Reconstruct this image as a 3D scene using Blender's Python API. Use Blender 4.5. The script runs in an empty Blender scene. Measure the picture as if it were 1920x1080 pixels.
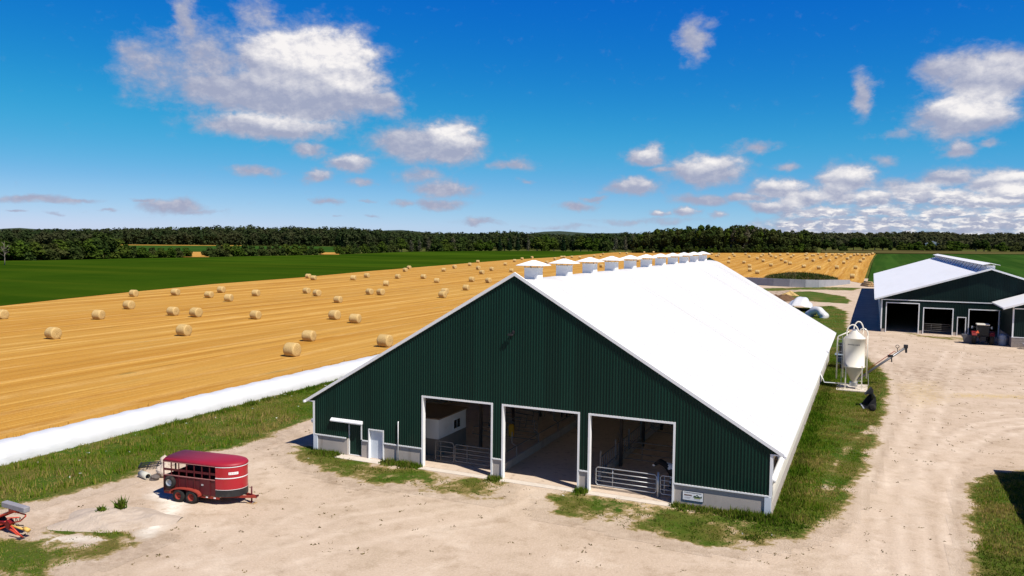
import bpy, bmesh, math, random
import numpy as np
from mathutils import Vector, Matrix
random.seed(7); np.random.seed(7)
rng = np.random.default_rng(11)
S = bpy.context.scene
COL = S.collection
R = math.radians

# ------------------------------------------------------------------ camera
CX, CY, CZ = 33.2385, -41.6661, 14.1728
YAW, PIT, ROL, FPX = -0.42643924, 0.06207379, 0.01061843, 1482.635
Fv = np.array([math.sin(YAW)*math.cos(PIT), math.cos(YAW)*math.cos(PIT), -math.sin(PIT)])
R0 = np.array([math.cos(YAW), -math.sin(YAW), 0.0]); U0 = np.cross(R0, Fv)
Rv = R0*math.cos(ROL) + U0*math.sin(ROL); Uv = -R0*math.sin(ROL) + U0*math.cos(ROL)
CAMP = np.array([CX, CY, CZ])
cam = bpy.data.cameras.new('camera'); camo = bpy.data.objects.new('camera', cam); COL.objects.link(camo)
cam.sensor_fit = 'HORIZONTAL'; cam.sensor_width = 36; cam.lens = 36*FPX/1920
cam.clip_start = 0.5; cam.clip_end = 20000
camo.matrix_world = Matrix(((Rv[0], Uv[0], -Fv[0], CX), (Rv[1], Uv[1], -Fv[1], CY), (Rv[2], Uv[2], -Fv[2], CZ), (0, 0, 0, 1)))
S.camera = camo

def sstep(a, b, x):
    t = np.clip((np.asarray(x, float)-a)/(b-a), 0, 1); return t*t*(3-2*t)
def terrain(x, y):
    x = np.asarray(x, float); y = np.asarray(y, float)
    t = np.maximum(y-110, 0); ramp = t*t/(t+40.0)
    ramp = np.minimum(ramp, 480 + 0.25*np.maximum(ramp-480, 0))
    r = np.hypot(x, y); q = np.maximum(r-450, 0); far = np.minimum(q*q/(q+60.0)*0.0055, 7.0)
    return 0.0135*ramp*sstep(-280, 30, x) + far*0.8
def th(x, y): return float(terrain(x, y))
def rayd(px, py):
    d = Fv*FPX + Rv*(px-960) - Uv*(py-540); return d/np.linalg.norm(d)
def at(px, py, z=0.0):
    """ground point (terrain + z) seen at photo pixel px, py"""
    d = rayd(px, py); t0, t = 0.0, 20.0
    while t < 4000:
        P = CAMP + d*t
        if P[2] < th(P[0], P[1]) + z: break
        t0 = t; t *= 1.02
    a, b = t0, t
    for _ in range(40):
        m = (a+b)/2; P = CAMP + d*m
        if P[2] < th(P[0], P[1]) + z: b = m
        else: a = m
    P = CAMP + d*b; return float(P[0]), float(P[1])
def atd(px, D):
    d = rayd(px, 470); h = math.hypot(d[0], d[1]); return CX + d[0]/h*D, CY + d[1]/h*D
def ztop(px, py, D):
    d = rayd(px, py); return CZ + d[2]/math.hypot(d[0], d[1])*D

# ------------------------------------------------------------------ object helpers
def tag(o, label=None, cat=None, group=None, kind=None):
    if label: o['label'] = label
    if cat: o['category'] = cat
    if group: o['group'] = group
    if kind: o['kind'] = kind
    return o
def thing(name, label, cat, loc=(0, 0, 0), rz=0.0, group=None):
    o = bpy.data.objects.new(name, None); COL.objects.link(o); o.empty_display_size = 0.5
    o.location = loc; o.rotation_euler = (0, 0, rz)
    return tag(o, label, cat, group)
def copy_tree(o, parent=None):
    c = o.copy(); COL.objects.link(c); c.parent = parent
    for ch in list(o.children): copy_tree(ch, c)
    return c

class MB:
    def __init__(s): s.v = []; s.f = []; s.m = []; s.sm = []; s.cur = 0; s.smooth = False
    def add(s, vs, fs):
        o = len(s.v); s.v += [tuple(map(float, v)) for v in vs]
        for f in fs: s.f.append(tuple(i+o for i in f)); s.m.append(s.cur); s.sm.append(s.smooth)
        return s
    def box(s, x0, x1, y0, y1, z0, z1):
        return s.add([(x0,y0,z0),(x1,y0,z0),(x1,y1,z0),(x0,y1,z0),(x0,y0,z1),(x1,y0,z1),(x1,y1,z1),(x0,y1,z1)],
                     [(0,3,2,1),(4,5,6,7),(0,1,5,4),(1,2,6,5),(2,3,7,6),(3,0,4,7)])
    def bar(s, p0, p1, w, h=None):
        h = h or w; a = Vector(p0); b = Vector(p1); d = (b-a).normalized()
        up = Vector((0, 0, 1)) if abs(d.z) < 0.95 else Vector((0, 1, 0))
        sx = d.cross(up).normalized()*w/2; sz = sx.cross(d).normalized()*h/2
        vs = [a-sx-sz, a+sx-sz, a+sx+sz, a-sx+sz, b-sx-sz, b+sx-sz, b+sx+sz, b-sx+sz]
        return s.add(vs, [(0,3,2,1),(4,5,6,7),(0,1,5,4),(1,2,6,5),(2,3,7,6),(3,0,4,7)])
    def tube(s, pts, r, n=8, cap=True):
        pts = [Vector(p) for p in pts]; rs = r if isinstance(r, (list, tuple)) else [r]*len(pts)
        rings = []; prev = None
        for i, p in enumerate(pts):
            d = (pts[min(i+1, len(pts)-1)] - pts[max(i-1, 0)]).normalized()
            if prev is None:
                up = Vector((0, 0, 1)) if abs(d.z) < 0.9 else Vector((1, 0, 0))
                a = d.cross(up).normalized()
            else: a = (prev - d*prev.dot(d)).normalized()
            prev = a; b = d.cross(a)
            rings.append([p + (a*math.cos(2*math.pi*k/n) + b*math.sin(2*math.pi*k/n))*rs[i] for k in range(n)])
        vs = [v for rg in rings for v in rg]; fs = []
        for i in range(len(pts)-1):
            for k in range(n):
                k2 = (k+1) % n; fs.append((i*n+k, i*n+k2, (i+1)*n+k2, (i+1)*n+k))
        if cap: fs.append(tuple(reversed(range(n)))); fs.append(tuple((len(pts)-1)*n+k for k in range(n)))
        sm = s.smooth; s.smooth = True; s.add(vs, fs); s.smooth = sm
        return s
    def cyl(s, p0, p1, r, n=16, r2=None): return s.tube([p0, p1], [r, r if r2 is None else r2], n)
    def lathe(s, prof, c=(0, 0, 0), axis='z', n=24):
        vs = []; fs = []
        for r, h in prof:
            for k in range(n):
                a = 2*math.pi*k/n; u, w = r*math.cos(a), r*math.sin(a)
                q = {'z': (u, w, h), 'x': (h, u, w), 'y': (w, h, u)}[axis]
                vs.append((c[0]+q[0], c[1]+q[1], c[2]+q[2]))
        for i in range(len(prof)-1):
            for k in range(n):
                k2 = (k+1) % n; fs.append((i*n+k, i*n+k2, (i+1)*n+k2, (i+1)*n+k))
        sm = s.smooth; s.smooth = True; s.add(vs, fs); s.smooth = sm; return s
    def prism(s, poly, ax, a, b):
        """poly: 2-D points; ax: extrusion axis"""
        def P(u, w, t): return {'x': (t, u, w), 'y': (u, t, w), 'z': (u, w, t)}[ax]
        n = len(poly); vs = [P(u, w, a) for u, w in poly] + [P(u, w, b) for u, w in poly]
        fs = [tuple(range(n)), tuple(reversed(range(n, 2*n)))]
        fs += [(i, i+n, (i+1) % n+n, (i+1) % n) for i in range(n)]
        return s.add(vs, fs)
    def mesh(s, name, mats):
        me = bpy.data.meshes.new(name); me.from_pydata(s.v, [], s.f)
        for m in (mats if isinstance(mats, (list, tuple)) else [mats]): me.materials.append(m)
        me.polygons.foreach_set('material_index', s.m); me.polygons.foreach_set('use_smooth', s.sm)
        bm = bmesh.new(); bm.from_mesh(me); bmesh.ops.recalc_face_normals(bm, faces=bm.faces); bm.to_mesh(me); bm.free()
        me.update(); return me
    def build(s, name, mats, parent=None, bevel=0.0, seg=1):
        o = bpy.data.objects.new(name, s.mesh(name, mats)); COL.objects.link(o); o.parent = parent
        if bevel:
            b = o.modifiers.new('bevel', 'BEVEL'); b.width = bevel; b.segments = seg; b.limit_method = 'ANGLE'; b.angle_limit = R(40)
        return o
def build_split(mb, name, mats, parent, bevel=0.0):
    """every connected piece of mb as an object of its own"""
    par = list(range(len(mb.v)))
    def find(i):
        while par[i] != i: par[i] = par[par[i]]; i = par[i]
        return i
    for f in mb.f:
        for q in f[1:]: par[find(q)] = find(f[0])
    groups = {}
    for k, f in enumerate(mb.f): groups.setdefault(find(f[0]), []).append(k)
    out = []
    for ks in groups.values():
        ids = sorted({i for k in ks for i in mb.f[k]}); mp = {i: j for j, i in enumerate(ids)}
        m2 = MB(); m2.v = [mb.v[i] for i in ids]; m2.f = [tuple(mp[i] for i in mb.f[k]) for k in ks]; m2.m = [mb.m[k] for k in ks]; m2.sm = [mb.sm[k] for k in ks]
        out.append(m2.build(name, mats, parent, bevel))
    return out
def np_mesh(name, V, Fq, mat, kquad=4):
    """fast mesh from numpy verts and equal-sided faces"""
    me = bpy.data.meshes.new(name); V = np.asarray(V, np.float32); Fq = np.asarray(Fq, np.int32)
    me.vertices.add(len(V)); me.vertices.foreach_set('co', V.ravel())
    me.loops.add(Fq.size); me.loops.foreach_set('vertex_index', Fq.ravel())
    me.polygons.add(len(Fq)); me.polygons.foreach_set('loop_start', np.arange(0, Fq.size, kquad, dtype=np.int32))
    me.materials.append(mat); me.update(calc_edges=True); me.validate(); return me
def link(name, me, parent=None):
    o = bpy.data.objects.new(name, me); COL.objects.link(o); o.parent = parent; return o

# ------------------------------------------------------------------ materials
class NT:
    def __init__(s, m):
        m.use_nodes = True; s.nt = m.node_tree; s.nt.nodes.clear()
    def n(s, t, **k):
        nd = s.nt.nodes.new(t)
        for a, b in k.items():
            if a.startswith('i_'):
                key = a[2:]; key = int(key) if key.isdigit() else key.replace('_', ' ')
                s.set(nd.inputs[key], b)
            else: setattr(nd, a, b)
        return nd
    def set(s, sock, b):
        if isinstance(b, bpy.types.NodeSocket): s.nt.links.new(b, sock)
        else: sock.default_value = b
    def math(s, op, a, b=None, c=None, clamp=False):
        nd = s.nt.nodes.new('ShaderNodeMath'); nd.operation = op; nd.use_clamp = clamp; s.set(nd.inputs[0], a)
        if b is not None: s.set(nd.inputs[1], b)
        if c is not None: s.set(nd.inputs[2], c)
        return nd.outputs[0]
    def mix(s, f, a, b, mode='MIX'):
        nd = s.nt.nodes.new('ShaderNodeMix'); nd.data_type = 'RGBA'; nd.blend_type = mode
        s.set(nd.inputs[0], f)
        for i, v in ((6, a), (7, b)):
            s.set(nd.inputs[i], v if isinstance(v, bpy.types.NodeSocket) else (*v[:3], 1))
        return nd.outputs[2]
    def ramp(s, f, stops):
        nd = s.nt.nodes.new('ShaderNodeValToRGB'); s.set(nd.inputs[0], f); e = nd.color_ramp.elements
        while len(e) < len(stops): e.new(0.5)
        for q, (p, c) in zip(e, stops): q.position = p; q.color = (*c, 1) if len(c) == 3 else c
        return nd.outputs[0]
    def sm(s, v, a, b):
        nd = s.nt.nodes.new('ShaderNodeMapRange'); nd.interpolation_type = 'SMOOTHSTEP'; s.set(nd.inputs[0], v)
        s.set(nd.inputs[1], a); s.set(nd.inputs[2], b); return nd.outputs[0]
    def noise(s, vec, scale, detail=4, rough=0.55, dist=0.0):
        nd = s.n('ShaderNodeTexNoise', i_Scale=scale, i_Detail=detail, i_Roughness=rough, i_Distortion=dist)
        if vec is not None: s.nt.links.new(vec, nd.inputs['Vector'])
        return nd.outputs['Fac']
    def scale(s, vec, sc):
        nd = s.nt.nodes.new('ShaderNodeVectorMath'); nd.operation = 'MULTIPLY'; s.nt.links.new(vec, nd.inputs[0]); nd.inputs[1].default_value = sc
        return nd.outputs[0]
    def bump(s, h, strength, dist=0.05):
        return s.n('ShaderNodeBump', i_Strength=strength, i_Distance=dist, i_Height=h).outputs[0]
    def out(s, color, rough=0.8, metal=0.0, spec=0.3, normal=None, **k):
        b = s.n('ShaderNodeBsdfPrincipled'); s.set(b.inputs['Base Color'], color if isinstance(color, bpy.types.NodeSocket) else (*color, 1))
        s.set(b.inputs['Roughness'], rough); s.set(b.inputs['Metallic'], metal); s.set(b.inputs['Specular IOR Level'], spec)
        if normal is not None: s.set(b.inputs['Normal'], normal)
        for a, v in k.items(): s.set(b.inputs[a.replace('_', ' ')], v)
        o = s.n('ShaderNodeOutputMaterial'); s.nt.links.new(b.outputs[0], o.inputs[0]); return b
MATS = {}
def pm(name, c, var=0.15, scale=3.0, rough=0.6, metal=0.0, spec=0.3, bump=0.0, dirt=None, dscale=1.2, damt=0.5, stretch=(1, 1, 1), coat=0.0):
    """painted / plain surface with procedural mottling, optional dirt colour in patches"""
    if name in MATS: return MATS[name]
    m = bpy.data.materials.new(name); t = NT(m); co = t.n('ShaderNodeTexCoord').outputs['Object']
    co = t.scale(co, stretch)
    n1 = t.noise(co, scale, 5)
    c = tuple(c); lo = tuple(x*(1-var) for x in c); hi = tuple(min(1, x*(1+var)) for x in c)
    col = t.mix(n1, lo, hi)
    if dirt:
        d = t.sm(t.noise(co, dscale, 6, 0.65), 0.5, 0.75); col = t.mix(t.math('MULTIPLY', d, damt), col, dirt)
    nrm = t.bump(t.noise(co, scale*6, 3), bump) if bump else None
    t.out(col, rough, metal, spec, nrm, Coat_Weight=coat)
    MATS[name] = m; return m

def pos(t): return t.n('ShaderNodeNewGeometry').outputs['Position']
def gravel_color(t, P):
    """bare gravel: colour and height"""
    big = t.noise(P, 0.09, 5, 0.6); mid = t.noise(P, 0.7, 6, 0.65); fine = t.noise(P, 9.0, 4, 0.7)
    c = t.mix(big, (0.475, 0.36, 0.262), (0.61, 0.485, 0.368))
    c = t.mix(t.math('MULTIPLY', t.sm(mid, 0.49, 0.70), 0.62), c, (0.34, 0.245, 0.16))
    m2 = t.noise(P, 0.28, 6, 0.7); c = t.mix(t.math('MULTIPLY', t.sm(m2, 0.50, 0.68), 0.42), c, (0.36, 0.27, 0.175)); c = t.mix(t.math('MULTIPLY', t.sm(m2, 0.47, 0.34), 0.5), c, (0.72, 0.60, 0.475))
    c = t.mix(t.math('MULTIPLY', t.sm(fine, 0.35, 0.75), 0.55), t.mix(0.25, c, (0.25, 0.18, 0.12)), t.mix(0.35, c, (0.72, 0.60, 0.48)))
    st = t.sm(t.noise(P, 2.6, 5, 0.75), 0.63, 0.70)
    st2 = t.math('MULTIPLY', t.sm(t.noise(P, 6.5, 3, 0.8), 0.64, 0.70), t.sm(t.noise(P, 0.35, 4, 0.6), 0.42, 0.62))
    c = t.mix(t.math('MULTIPLY', st, 0.6), c, (0.19, 0.135, 0.09))
    c = t.mix(t.math('MULTIPLY', st2, 0.8), c, (0.13, 0.095, 0.055))
    return c, fine
def grass_color(t, P):
    a = t.noise(P, 0.22, 5, 0.6); b = t.noise(P, 1.6, 5, 0.65); c3 = t.noise(P, 11.0, 3, 0.7)
    c = t.ramp(a, [(0.34, (0.052, 0.125, 0.005)), (0.48, (0.090, 0.145, 0.010)), (0.60, (0.165, 0.15, 0.028)), (0.72, (0.27, 0.195, 0.06))])
    c = t.mix(t.math('MULTIPLY', t.sm(b, 0.5, 0.75), 0.6), c, (0.15, 0.115, 0.035))
    c = t.mix(t.math('MULTIPLY', t.sm(c3, 0.3, 0.7), 0.6), t.mix(0.6, c, (0.018, 0.03, 0.006)), c)
    return c
def worn(t, P, c):
    at_ = t.n('ShaderNodeAttribute', attribute_name='wear'); sp = t.n('ShaderNodeSeparateColor'); t.nt.links.new(at_.outputs['Color'], sp.inputs[0])
    tr, di, li = sp.outputs[0], sp.outputs[1], sp.outputs[2]; hay = at_.outputs['Alpha']
    n1 = t.noise(P, 1.3, 5, 0.7); n2 = t.noise(P, 3.2, 4, 0.7)
    c = t.mix(t.math('MULTIPLY', tr, t.sm(n1, 0.25, 0.7)), c, (0.70, 0.58, 0.46))
    c = t.mix(t.math('MULTIPLY', di, t.sm(n1, 0.38, 0.62)), c, (0.20, 0.135, 0.085))
    c = t.mix(t.math('MULTIPLY', hay, t.sm(n2, 0.42, 0.6)), c, (0.50, 0.36, 0.14))
    c = t.mix(t.math('MULTIPLY', li, t.sm(n1, 0.3, 0.5)), c, (0.78, 0.72, 0.62))
    return c, n1
def mat_yard():
    m = bpy.data.materials.new('gravel'); t = NT(m); P = pos(t); c, fine = gravel_color(t, P)
    c, n1 = worn(t, P, c)
    t.out(c, 0.95, 0, 0.15, t.bump(t.math('ADD', fine, n1), 0.5, 0.06)); return m
def mat_verge():
    m = bpy.data.materials.new('grass_ground'); t = NT(m); P = pos(t); g, fine = gravel_color(t, P); g, _ = worn(t, P, g); gr = grass_color(t, P)
    v = t.n('ShaderNodeAttribute', attribute_name='veg').outputs['Fac']
    n = t.math('ADD', t.math('MULTIPLY_ADD', t.noise(P, 0.34, 4, 0.6), 0.75, -0.075), t.math('ADD', t.math('MULTIPLY', t.noise(P, 1.1, 6, 0.7), 0.6), t.math('MULTIPLY', t.noise(P, 5.0, 4, 0.7), 0.2)))
    f = t.sm(t.math('ADD', v, t.math('MULTIPLY', t.math('SUBTRACT', n, 0.7), 3.4)), -0.12, 0.14)
    f2 = t.sm(t.math('ADD', v, t.math('MULTIPLY', t.math('SUBTRACT', n, 0.7), 3.4)), 0.0, 0.5)
    straw = t.mix(t.noise(P, 6.0, 3), (0.20, 0.15, 0.06), (0.40, 0.29, 0.13))
    c = t.mix(f, g, t.mix(f2, straw, gr))
    t.out(c, 0.95, 0, 0.1, t.bump(t.noise(P, 14.0, 4, 0.7), 0.8, 0.08)); return m
def mat_stubble():
    m = bpy.data.materials.new('stubble'); t = NT(m); P = pos(t)
    w = t.n('ShaderNodeVectorMath', operation='ADD'); t.nt.links.new(P, w.inputs[0])
    rows = t.noise(t.scale(P, (1.0, 0.006, 1)), 0.55, 5, 0.65, 0.05); rows2 = t.noise(t.scale(P, (1.0, 0.012, 1)), 2.4, 3, 0.6)
    big = t.noise(t.scale(P, (1.0, 0.35, 1)), 0.035, 5, 0.6); fine = t.noise(P, 5.0, 4, 0.75); mid = t.noise(t.scale(P, (1, 0.18, 1)), 0.6, 5, 0.7)
    c = t.ramp(rows, [(0.30, (0.32, 0.140, 0.017)), (0.45, (0.405, 0.190, 0.026)), (0.58, (0.49, 0.255, 0.045)), (0.70, (0.66, 0.39, 0.105))])
    c = t.mix(t.math('MULTIPLY', t.sm(rows2, 0.5, 0.68), 0.5), c, (0.64, 0.39, 0.105))
    c = t.mix(t.math('MULTIPLY', t.sm(big, 0.45, 0.7), 0.45), c, (0.46, 0.265, 0.06))
    sx3 = t.n('ShaderNodeSeparateXYZ'); t.nt.links.new(P, sx3.inputs[0])
    swath = t.math('SINE', t.math('ADD', t.math('MULTIPLY', sx3.outputs[0], 0.98), t.math('MULTIPLY', t.noise(t.scale(P, (1, .2, 1)), 0.05, 3), 9.0)))
    c = t.mix(t.math('MULTIPLY', t.math('MULTIPLY', t.sm(swath, 0.72, 0.98), t.sm(mid, 0.38, 0.62)), 0.42), c, (0.68, 0.44, 0.16))
    c = t.mix(t.math('MULTIPLY', t.math('MULTIPLY', t.sm(swath, -0.8, -1.0), t.sm(mid, 0.4, 0.65)), 0.35), c, (0.27, 0.15, 0.03))
    grn = t.math('MULTIPLY', t.sm(mid, 0.56, 0.74), t.sm(rows, 0.56, 0.38))
    c = t.mix(t.math('MULTIPLY', grn, 0.75), c, (0.145, 0.12, 0.03))
    c = t.mix(t.math('MULTIPLY', t.sm(fine, 0.4, 0.75), 0.6), c, t.mix(0.6, c, (0.20, 0.095, 0.02)))
    t.out(c, 0.95, 0, 0.1, t.bump(fine, 0.6, 0.08)); return m
def mat_field(name, a, b, c_, rowdir=(1, 0.03, 1), sc=0.25):
    m = bpy.data.materials.new(name); t = NT(m); P = pos(t)
    rows = t.noise(t.scale(P, rowdir), sc, 4, 0.6); big = t.noise(P, 0.018, 5, 0.6); fine = t.noise(P, 2.2, 4, 0.75)
    c = t.mix(t.sm(big, 0.35, 0.65), a, b); c = t.mix(t.math('MULTIPLY', t.sm(rows, 0.46, 0.66), 0.6), c, c_)
    big2 = t.noise(t.scale(P, rowdir), sc*.25, 3, .5); c = t.mix(t.math('MULTIPLY', t.sm(big2, 0.5, 0.64), 0.4), c, tuple(x*1.45 for x in b)); c = t.mix(t.math('MULTIPLY', t.sm(big2, 0.48, 0.36), 0.4), c, tuple(x*.75 for x in a))
    c = t.mix(t.math('MULTIPLY', t.sm(fine, 0.35, 0.7), 0.5), c, t.mix(0.55, c, tuple(x*0.35 for x in a)))
    t.out(c, 1.0, 0, 0.0, t.bump(fine, 0.5, 0.2)); return m
def mat_leaf(name, dark, light, warm, amt=0.25, trans=0.25):
    m = bpy.data.materials.new(name); t = NT(m); g = t.n('ShaderNodeNewGeometry'); P = g.outputs['Position']; oi = t.n('ShaderNodeObjectInfo')
    f = t.math('ADD', t.math('MULTIPLY', g.outputs['Random Per Island'], 0.55), t.math('MULTIPLY', t.noise(P, 0.11, 3), 0.6))
    c = t.mix(t.sm(f, 0.2, 0.85), dark, light)
    k = t.math('MULTIPLY', t.sm(t.math('ADD', t.math('MULTIPLY', oi.outputs['Random'], 0.4), t.math('MULTIPLY', t.noise(P, 0.045, 3), 0.8)), 0.42, 0.85), amt)
    c = t.mix(k, c, warm)
    b = t.n('ShaderNodeBsdfDiffuse'); t.set(b.inputs[0], c); tr = t.n('ShaderNodeBsdfTranslucent'); t.set(tr.inputs[0], c)
    mx = t.n('ShaderNodeMixShader', i_0=trans); t.nt.links.new(b.outputs[0], mx.inputs[1]); t.nt.links.new(tr.outputs[0], mx.inputs[2])
    o = t.n('ShaderNodeOutputMaterial'); t.nt.links.new(mx.outputs[0], o.inputs[0]); return m
def mat_blade(name, cols):
    m = bpy.data.materials.new(name); t = NT(m); g = t.n('ShaderNodeNewGeometry')
    f = t.math('ADD', t.math('MULTIPLY', g.outputs['Random Per Island'], 0.65), t.math('MULTIPLY', t.math('SUBTRACT', t.noise(g.outputs['Position'], 0.14, 5, 0.62), 0.38), 2.3))
    c = t.ramp(f, [(i/(len(cols)-1)*0.9+0.05, q) for i, q in enumerate(cols)])
    b = t.n('ShaderNodeBsdfDiffuse'); t.set(b.inputs[0], c); tr = t.n('ShaderNodeBsdfTranslucent'); t.set(tr.inputs[0], c)
    mx = t.n('ShaderNodeMixShader', i_0=0.3); t.nt.links.new(b.outputs[0], mx.inputs[1]); t.nt.links.new(tr.outputs[0], mx.inputs[2])
    o = t.n('ShaderNodeOutputMaterial'); t.nt.links.new(mx.outputs[0], o.inputs[0]); return m
def mat_straw():
    m = bpy.data.materials.new('straw'); t = NT(m); co = t.n('ShaderNodeTexCoord').outputs['Object']; oi = t.n('ShaderNodeObjectInfo')
    a = t.noise(t.scale(co, (9, 1.2, 1.2)), 3.0, 5, 0.7); b = t.noise(co, 2.0, 4)
    sp = t.n('ShaderNodeSeparateXYZ'); t.nt.links.new(co, sp.inputs[0])
    rad = t.math('SQRT', t.math('ADD', t.math('POWER', sp.outputs[1], 2.0), t.math('POWER', sp.outputs[2], 2.0)))
    ring = t.math('SINE', t.math('ADD', t.math('MULTIPLY', rad, 42.0), t.math('MULTIPLY', b, 9.0)))
    endf = t.sm(t.math('ABSOLUTE', sp.outputs[0]), 0.735, 0.75)
    f = t.mix(endf, t.n('ShaderNodeCombineColor', i_0=a, i_1=a, i_2=a).outputs[0], t.n('ShaderNodeCombineColor', i_0=t.math('ADD', t.math('MULTIPLY', ring, 0.18), 0.42)).outputs[0])
    fs = t.n('ShaderNodeSeparateColor'); t.nt.links.new(f, fs.inputs[0])
    c = t.ramp(fs.outputs[0], [(0.25, (0.33, 0.20, 0.065)), (0.5, (0.52, 0.36, 0.15)), (0.72, (0.68, 0.51, 0.26))])
    c = t.mix(t.math('MULTIPLY', oi.outputs['Random'], 0.25), c, (0.40, 0.27, 0.10))
    t.out(c, 0.95, 0, 0.1, t.bump(a, 0.9, 0.05)); return m
def mat_concrete(name='concrete', c=(0.36, 0.34, 0.32), stain=(0.20, 0.17, 0.14)):
    if name in MATS: return MATS[name]
    m = bpy.data.materials.new(name); t = NT(m); co = t.n('ShaderNodeTexCoord').outputs['Object']
    a = t.noise(co, 0.9, 6, 0.65); b = t.noise(t.scale(co, (1, 1, 0.15)), 2.5, 4); f = t.noise(co, 18, 3)
    q = t.mix(a, tuple(x*0.82 for x in c), tuple(x*1.15 for x in c)); q = t.mix(t.math('MULTIPLY', t.sm(b, 0.52, 0.75), 0.5), q, stain)
    t.out(q, 0.9, 0, 0.2, t.bump(f, 0.25, 0.02)); MATS[name] = m; return m

M = {}
def mat_steel(name, c):
    m = bpy.data.materials.new(name); t = NT(m); co = t.n('ShaderNodeTexCoord').outputs['Object']; sp = t.n('ShaderNodeSeparateXYZ'); t.nt.links.new(co, sp.inputs[0])
    k = t.n('ShaderNodeTexWhiteNoise', noise_dimensions='1D'); t.nt.links.new(t.math('FLOOR', t.math('MULTIPLY', sp.outputs[0], 1.094)), k.inputs['W'])
    q = t.mix(k.outputs['Value'], tuple(x*.86 for x in c), tuple(x*1.16 for x in c))
    st = t.sm(t.noise(t.scale(co, (1, 1, .06)), 2.2, 4), .5, .72); q = t.mix(t.math('MULTIPLY', st, .3), q, tuple(x*1.4+.002 for x in c))
    lap = t.math('MULTIPLY', t.sm(sp.outputs[2], 1.2, 3.4), 1.0); dust = t.math('MULTIPLY', t.math('SUBTRACT', 1.0, lap), t.sm(t.noise(co, 1.1, 5), .35, .75))
    q = t.mix(t.math('MULTIPLY', dust, .05), q, (.14, .12, .09)); t.out(q, .5, 0, .2); return m
M['steel'] = mat_steel('green_steel', (0.0035, 0.0250, 0.0165))
_ = pm('green_steel', (0.012, 0.050, 0.036), 0.12, 0.6, 0.5, 0, 0.25, 0.0, (0.022, 0.055, 0.042), 0.5, 0.35, (1, 1, 0.12))
M['steel2'] = mat_steel('dark_green_steel', (0.003, 0.0155, 0.0130))
_ = pm('unused_dark', (0.009, 0.034, 0.029), 0.12, 0.6, 0.5, 0, 0.22, 0.0, (0.018, 0.04, 0.034), 0.5, 0.35, (1, 1, 0.12))
M['roof'] = pm('white_roof_steel', (0.62, 0.605, 0.59), 0.05, 0.5, 0.5, 0, 0.3, 0.0, (0.47, 0.455, 0.43), 0.30, 0.55, (.12, 1, .12))
M['roof2'] = pm('clean_white_roof', (0.82, 0.815, 0.81), 0.04, 0.5, 0.5, 0, 0.3, 0.0, (0.70, 0.69, 0.67), 0.3, 0.4, (1, .12, .12))
M['white'] = pm('white_trim', (0.78, 0.78, 0.78), 0.05, 1.5, 0.5, 0, 0.3, 0.0, (0.6, 0.57, 0.52), 1.0, 0.3)
M['door'] = pm('pale_door_paint', (0.62, 0.67, 0.73), 0.04, 1.5, 0.45, 0, 0.3, 0.0, (0.5, 0.5, 0.5), 1.2, 0.4)
M['cream'] = pm('cream_paint', (0.76, 0.71, 0.60), 0.04, 1.5, 0.4, 0, 0.35, 0.0, (0.60, 0.52, 0.40), 0.9, 0.35, (1, 1, 0.3), 0.2)
M['curtain'] = pm('curtain_cloth', (0.66, 0.62, 0.54), 0.12, 0.7, 0.8, 0, 0.2, 0.3, (0.45, 0.38, 0.28), 0.6, 0.5)
M['galv'] = pm('galvanised_pipe', (0.50, 0.51, 0.52), 0.15, 4, 0.45, 0.55, 0.4)
M['galvd'] = pm('dull_galvanised_pipe', (0.20, 0.19, 0.18), 0.2, 4, 0.6, 0.3, 0.3)
M['black'] = pm('black_paint', (0.018, 0.018, 0.02), 0.3, 4, 0.5, 0, 0.4, 0.0, (0.10, 0.085, 0.07), 1.5, 0.4)
M['rubber'] = pm('tyre_rubber', (0.022, 0.021, 0.020), 0.3, 5, 0.85, 0, 0.2, 0.2, (0.13, 0.10, 0.08), 2.5, 0.6)
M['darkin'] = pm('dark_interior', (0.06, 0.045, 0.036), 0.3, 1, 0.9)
M['soil'] = pm('bare_soil', (0.13, 0.075, 0.042), 0.35, 1.2, 0.95, 0, 0.1, 0.8)
M['conc'] = mat_concrete('concrete', (.43, .38, .335), (.25, .20, .16))
M['floor'] = mat_concrete('barn_floor', (0.54, 0.43, 0.33), (0.18, 0.11, 0.07))
M['apron'] = mat_concrete('pale_concrete', (0.58, 0.51, 0.43), (0.42, 0.35, 0.27))
M['blue'] = pm('dusk_blue_plastic', (0.30, 0.36, 0.44), 0.08, 2, 0.5)
M['plastic'] = pm('white_wrap', (0.60, 0.60, 0.605), 0.06, 1.0, 0.35, 0, 0.4, 0.35, (0.50, 0.49, 0.47), 0.5, 0.6, (1, .35, 1))
M['red'] = pm('red_gelcoat', (0.36, 0.006, 0.017), 0.08, 1.0, 0.32, 0, 0.5, 0.0, (0.25, 0.06, 0.02), 1.4, 0.25, (1, 1, 1), 0.4)
M['redroof'] = pm('faded_red_roof', (0.30, 0.012, 0.026), 0.10, 1.0, 0.5, 0, 0.4, 0.0, (0.32, 0.07, 0.08), 0.6, 0.4)
M['maroon'] = pm('weathered_maroon_paint', (0.085, 0.008, 0.012), 0.2, 2.0, 0.55, 0, 0.35, 0.0, (0.10, 0.035, 0.02), 2.2, 0.5)
M['rust'] = pm('rusty_red_frame', (0.27, 0.035, 0.022), 0.3, 3.0, 0.65, 0, 0.3, 0.0, (0.20, 0.07, 0.03), 3, 0.6)
M['chassisred'] = pm('orange_red_paint', (0.55, 0.055, 0.025), 0.15, 3.0, 0.45, 0, 0.4)
M['tractorred'] = pm('tractor_red', (0.17, 0.010, 0.010), 0.15, 3.0, 0.4, 0, 0.4, 0.0, (0.2, 0.08, 0.05), 2, 0.4)
M['orange'] = pm('hazard_orange', (0.9, 0.16, 0.06), 0.05, 3, 0.5)
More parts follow.
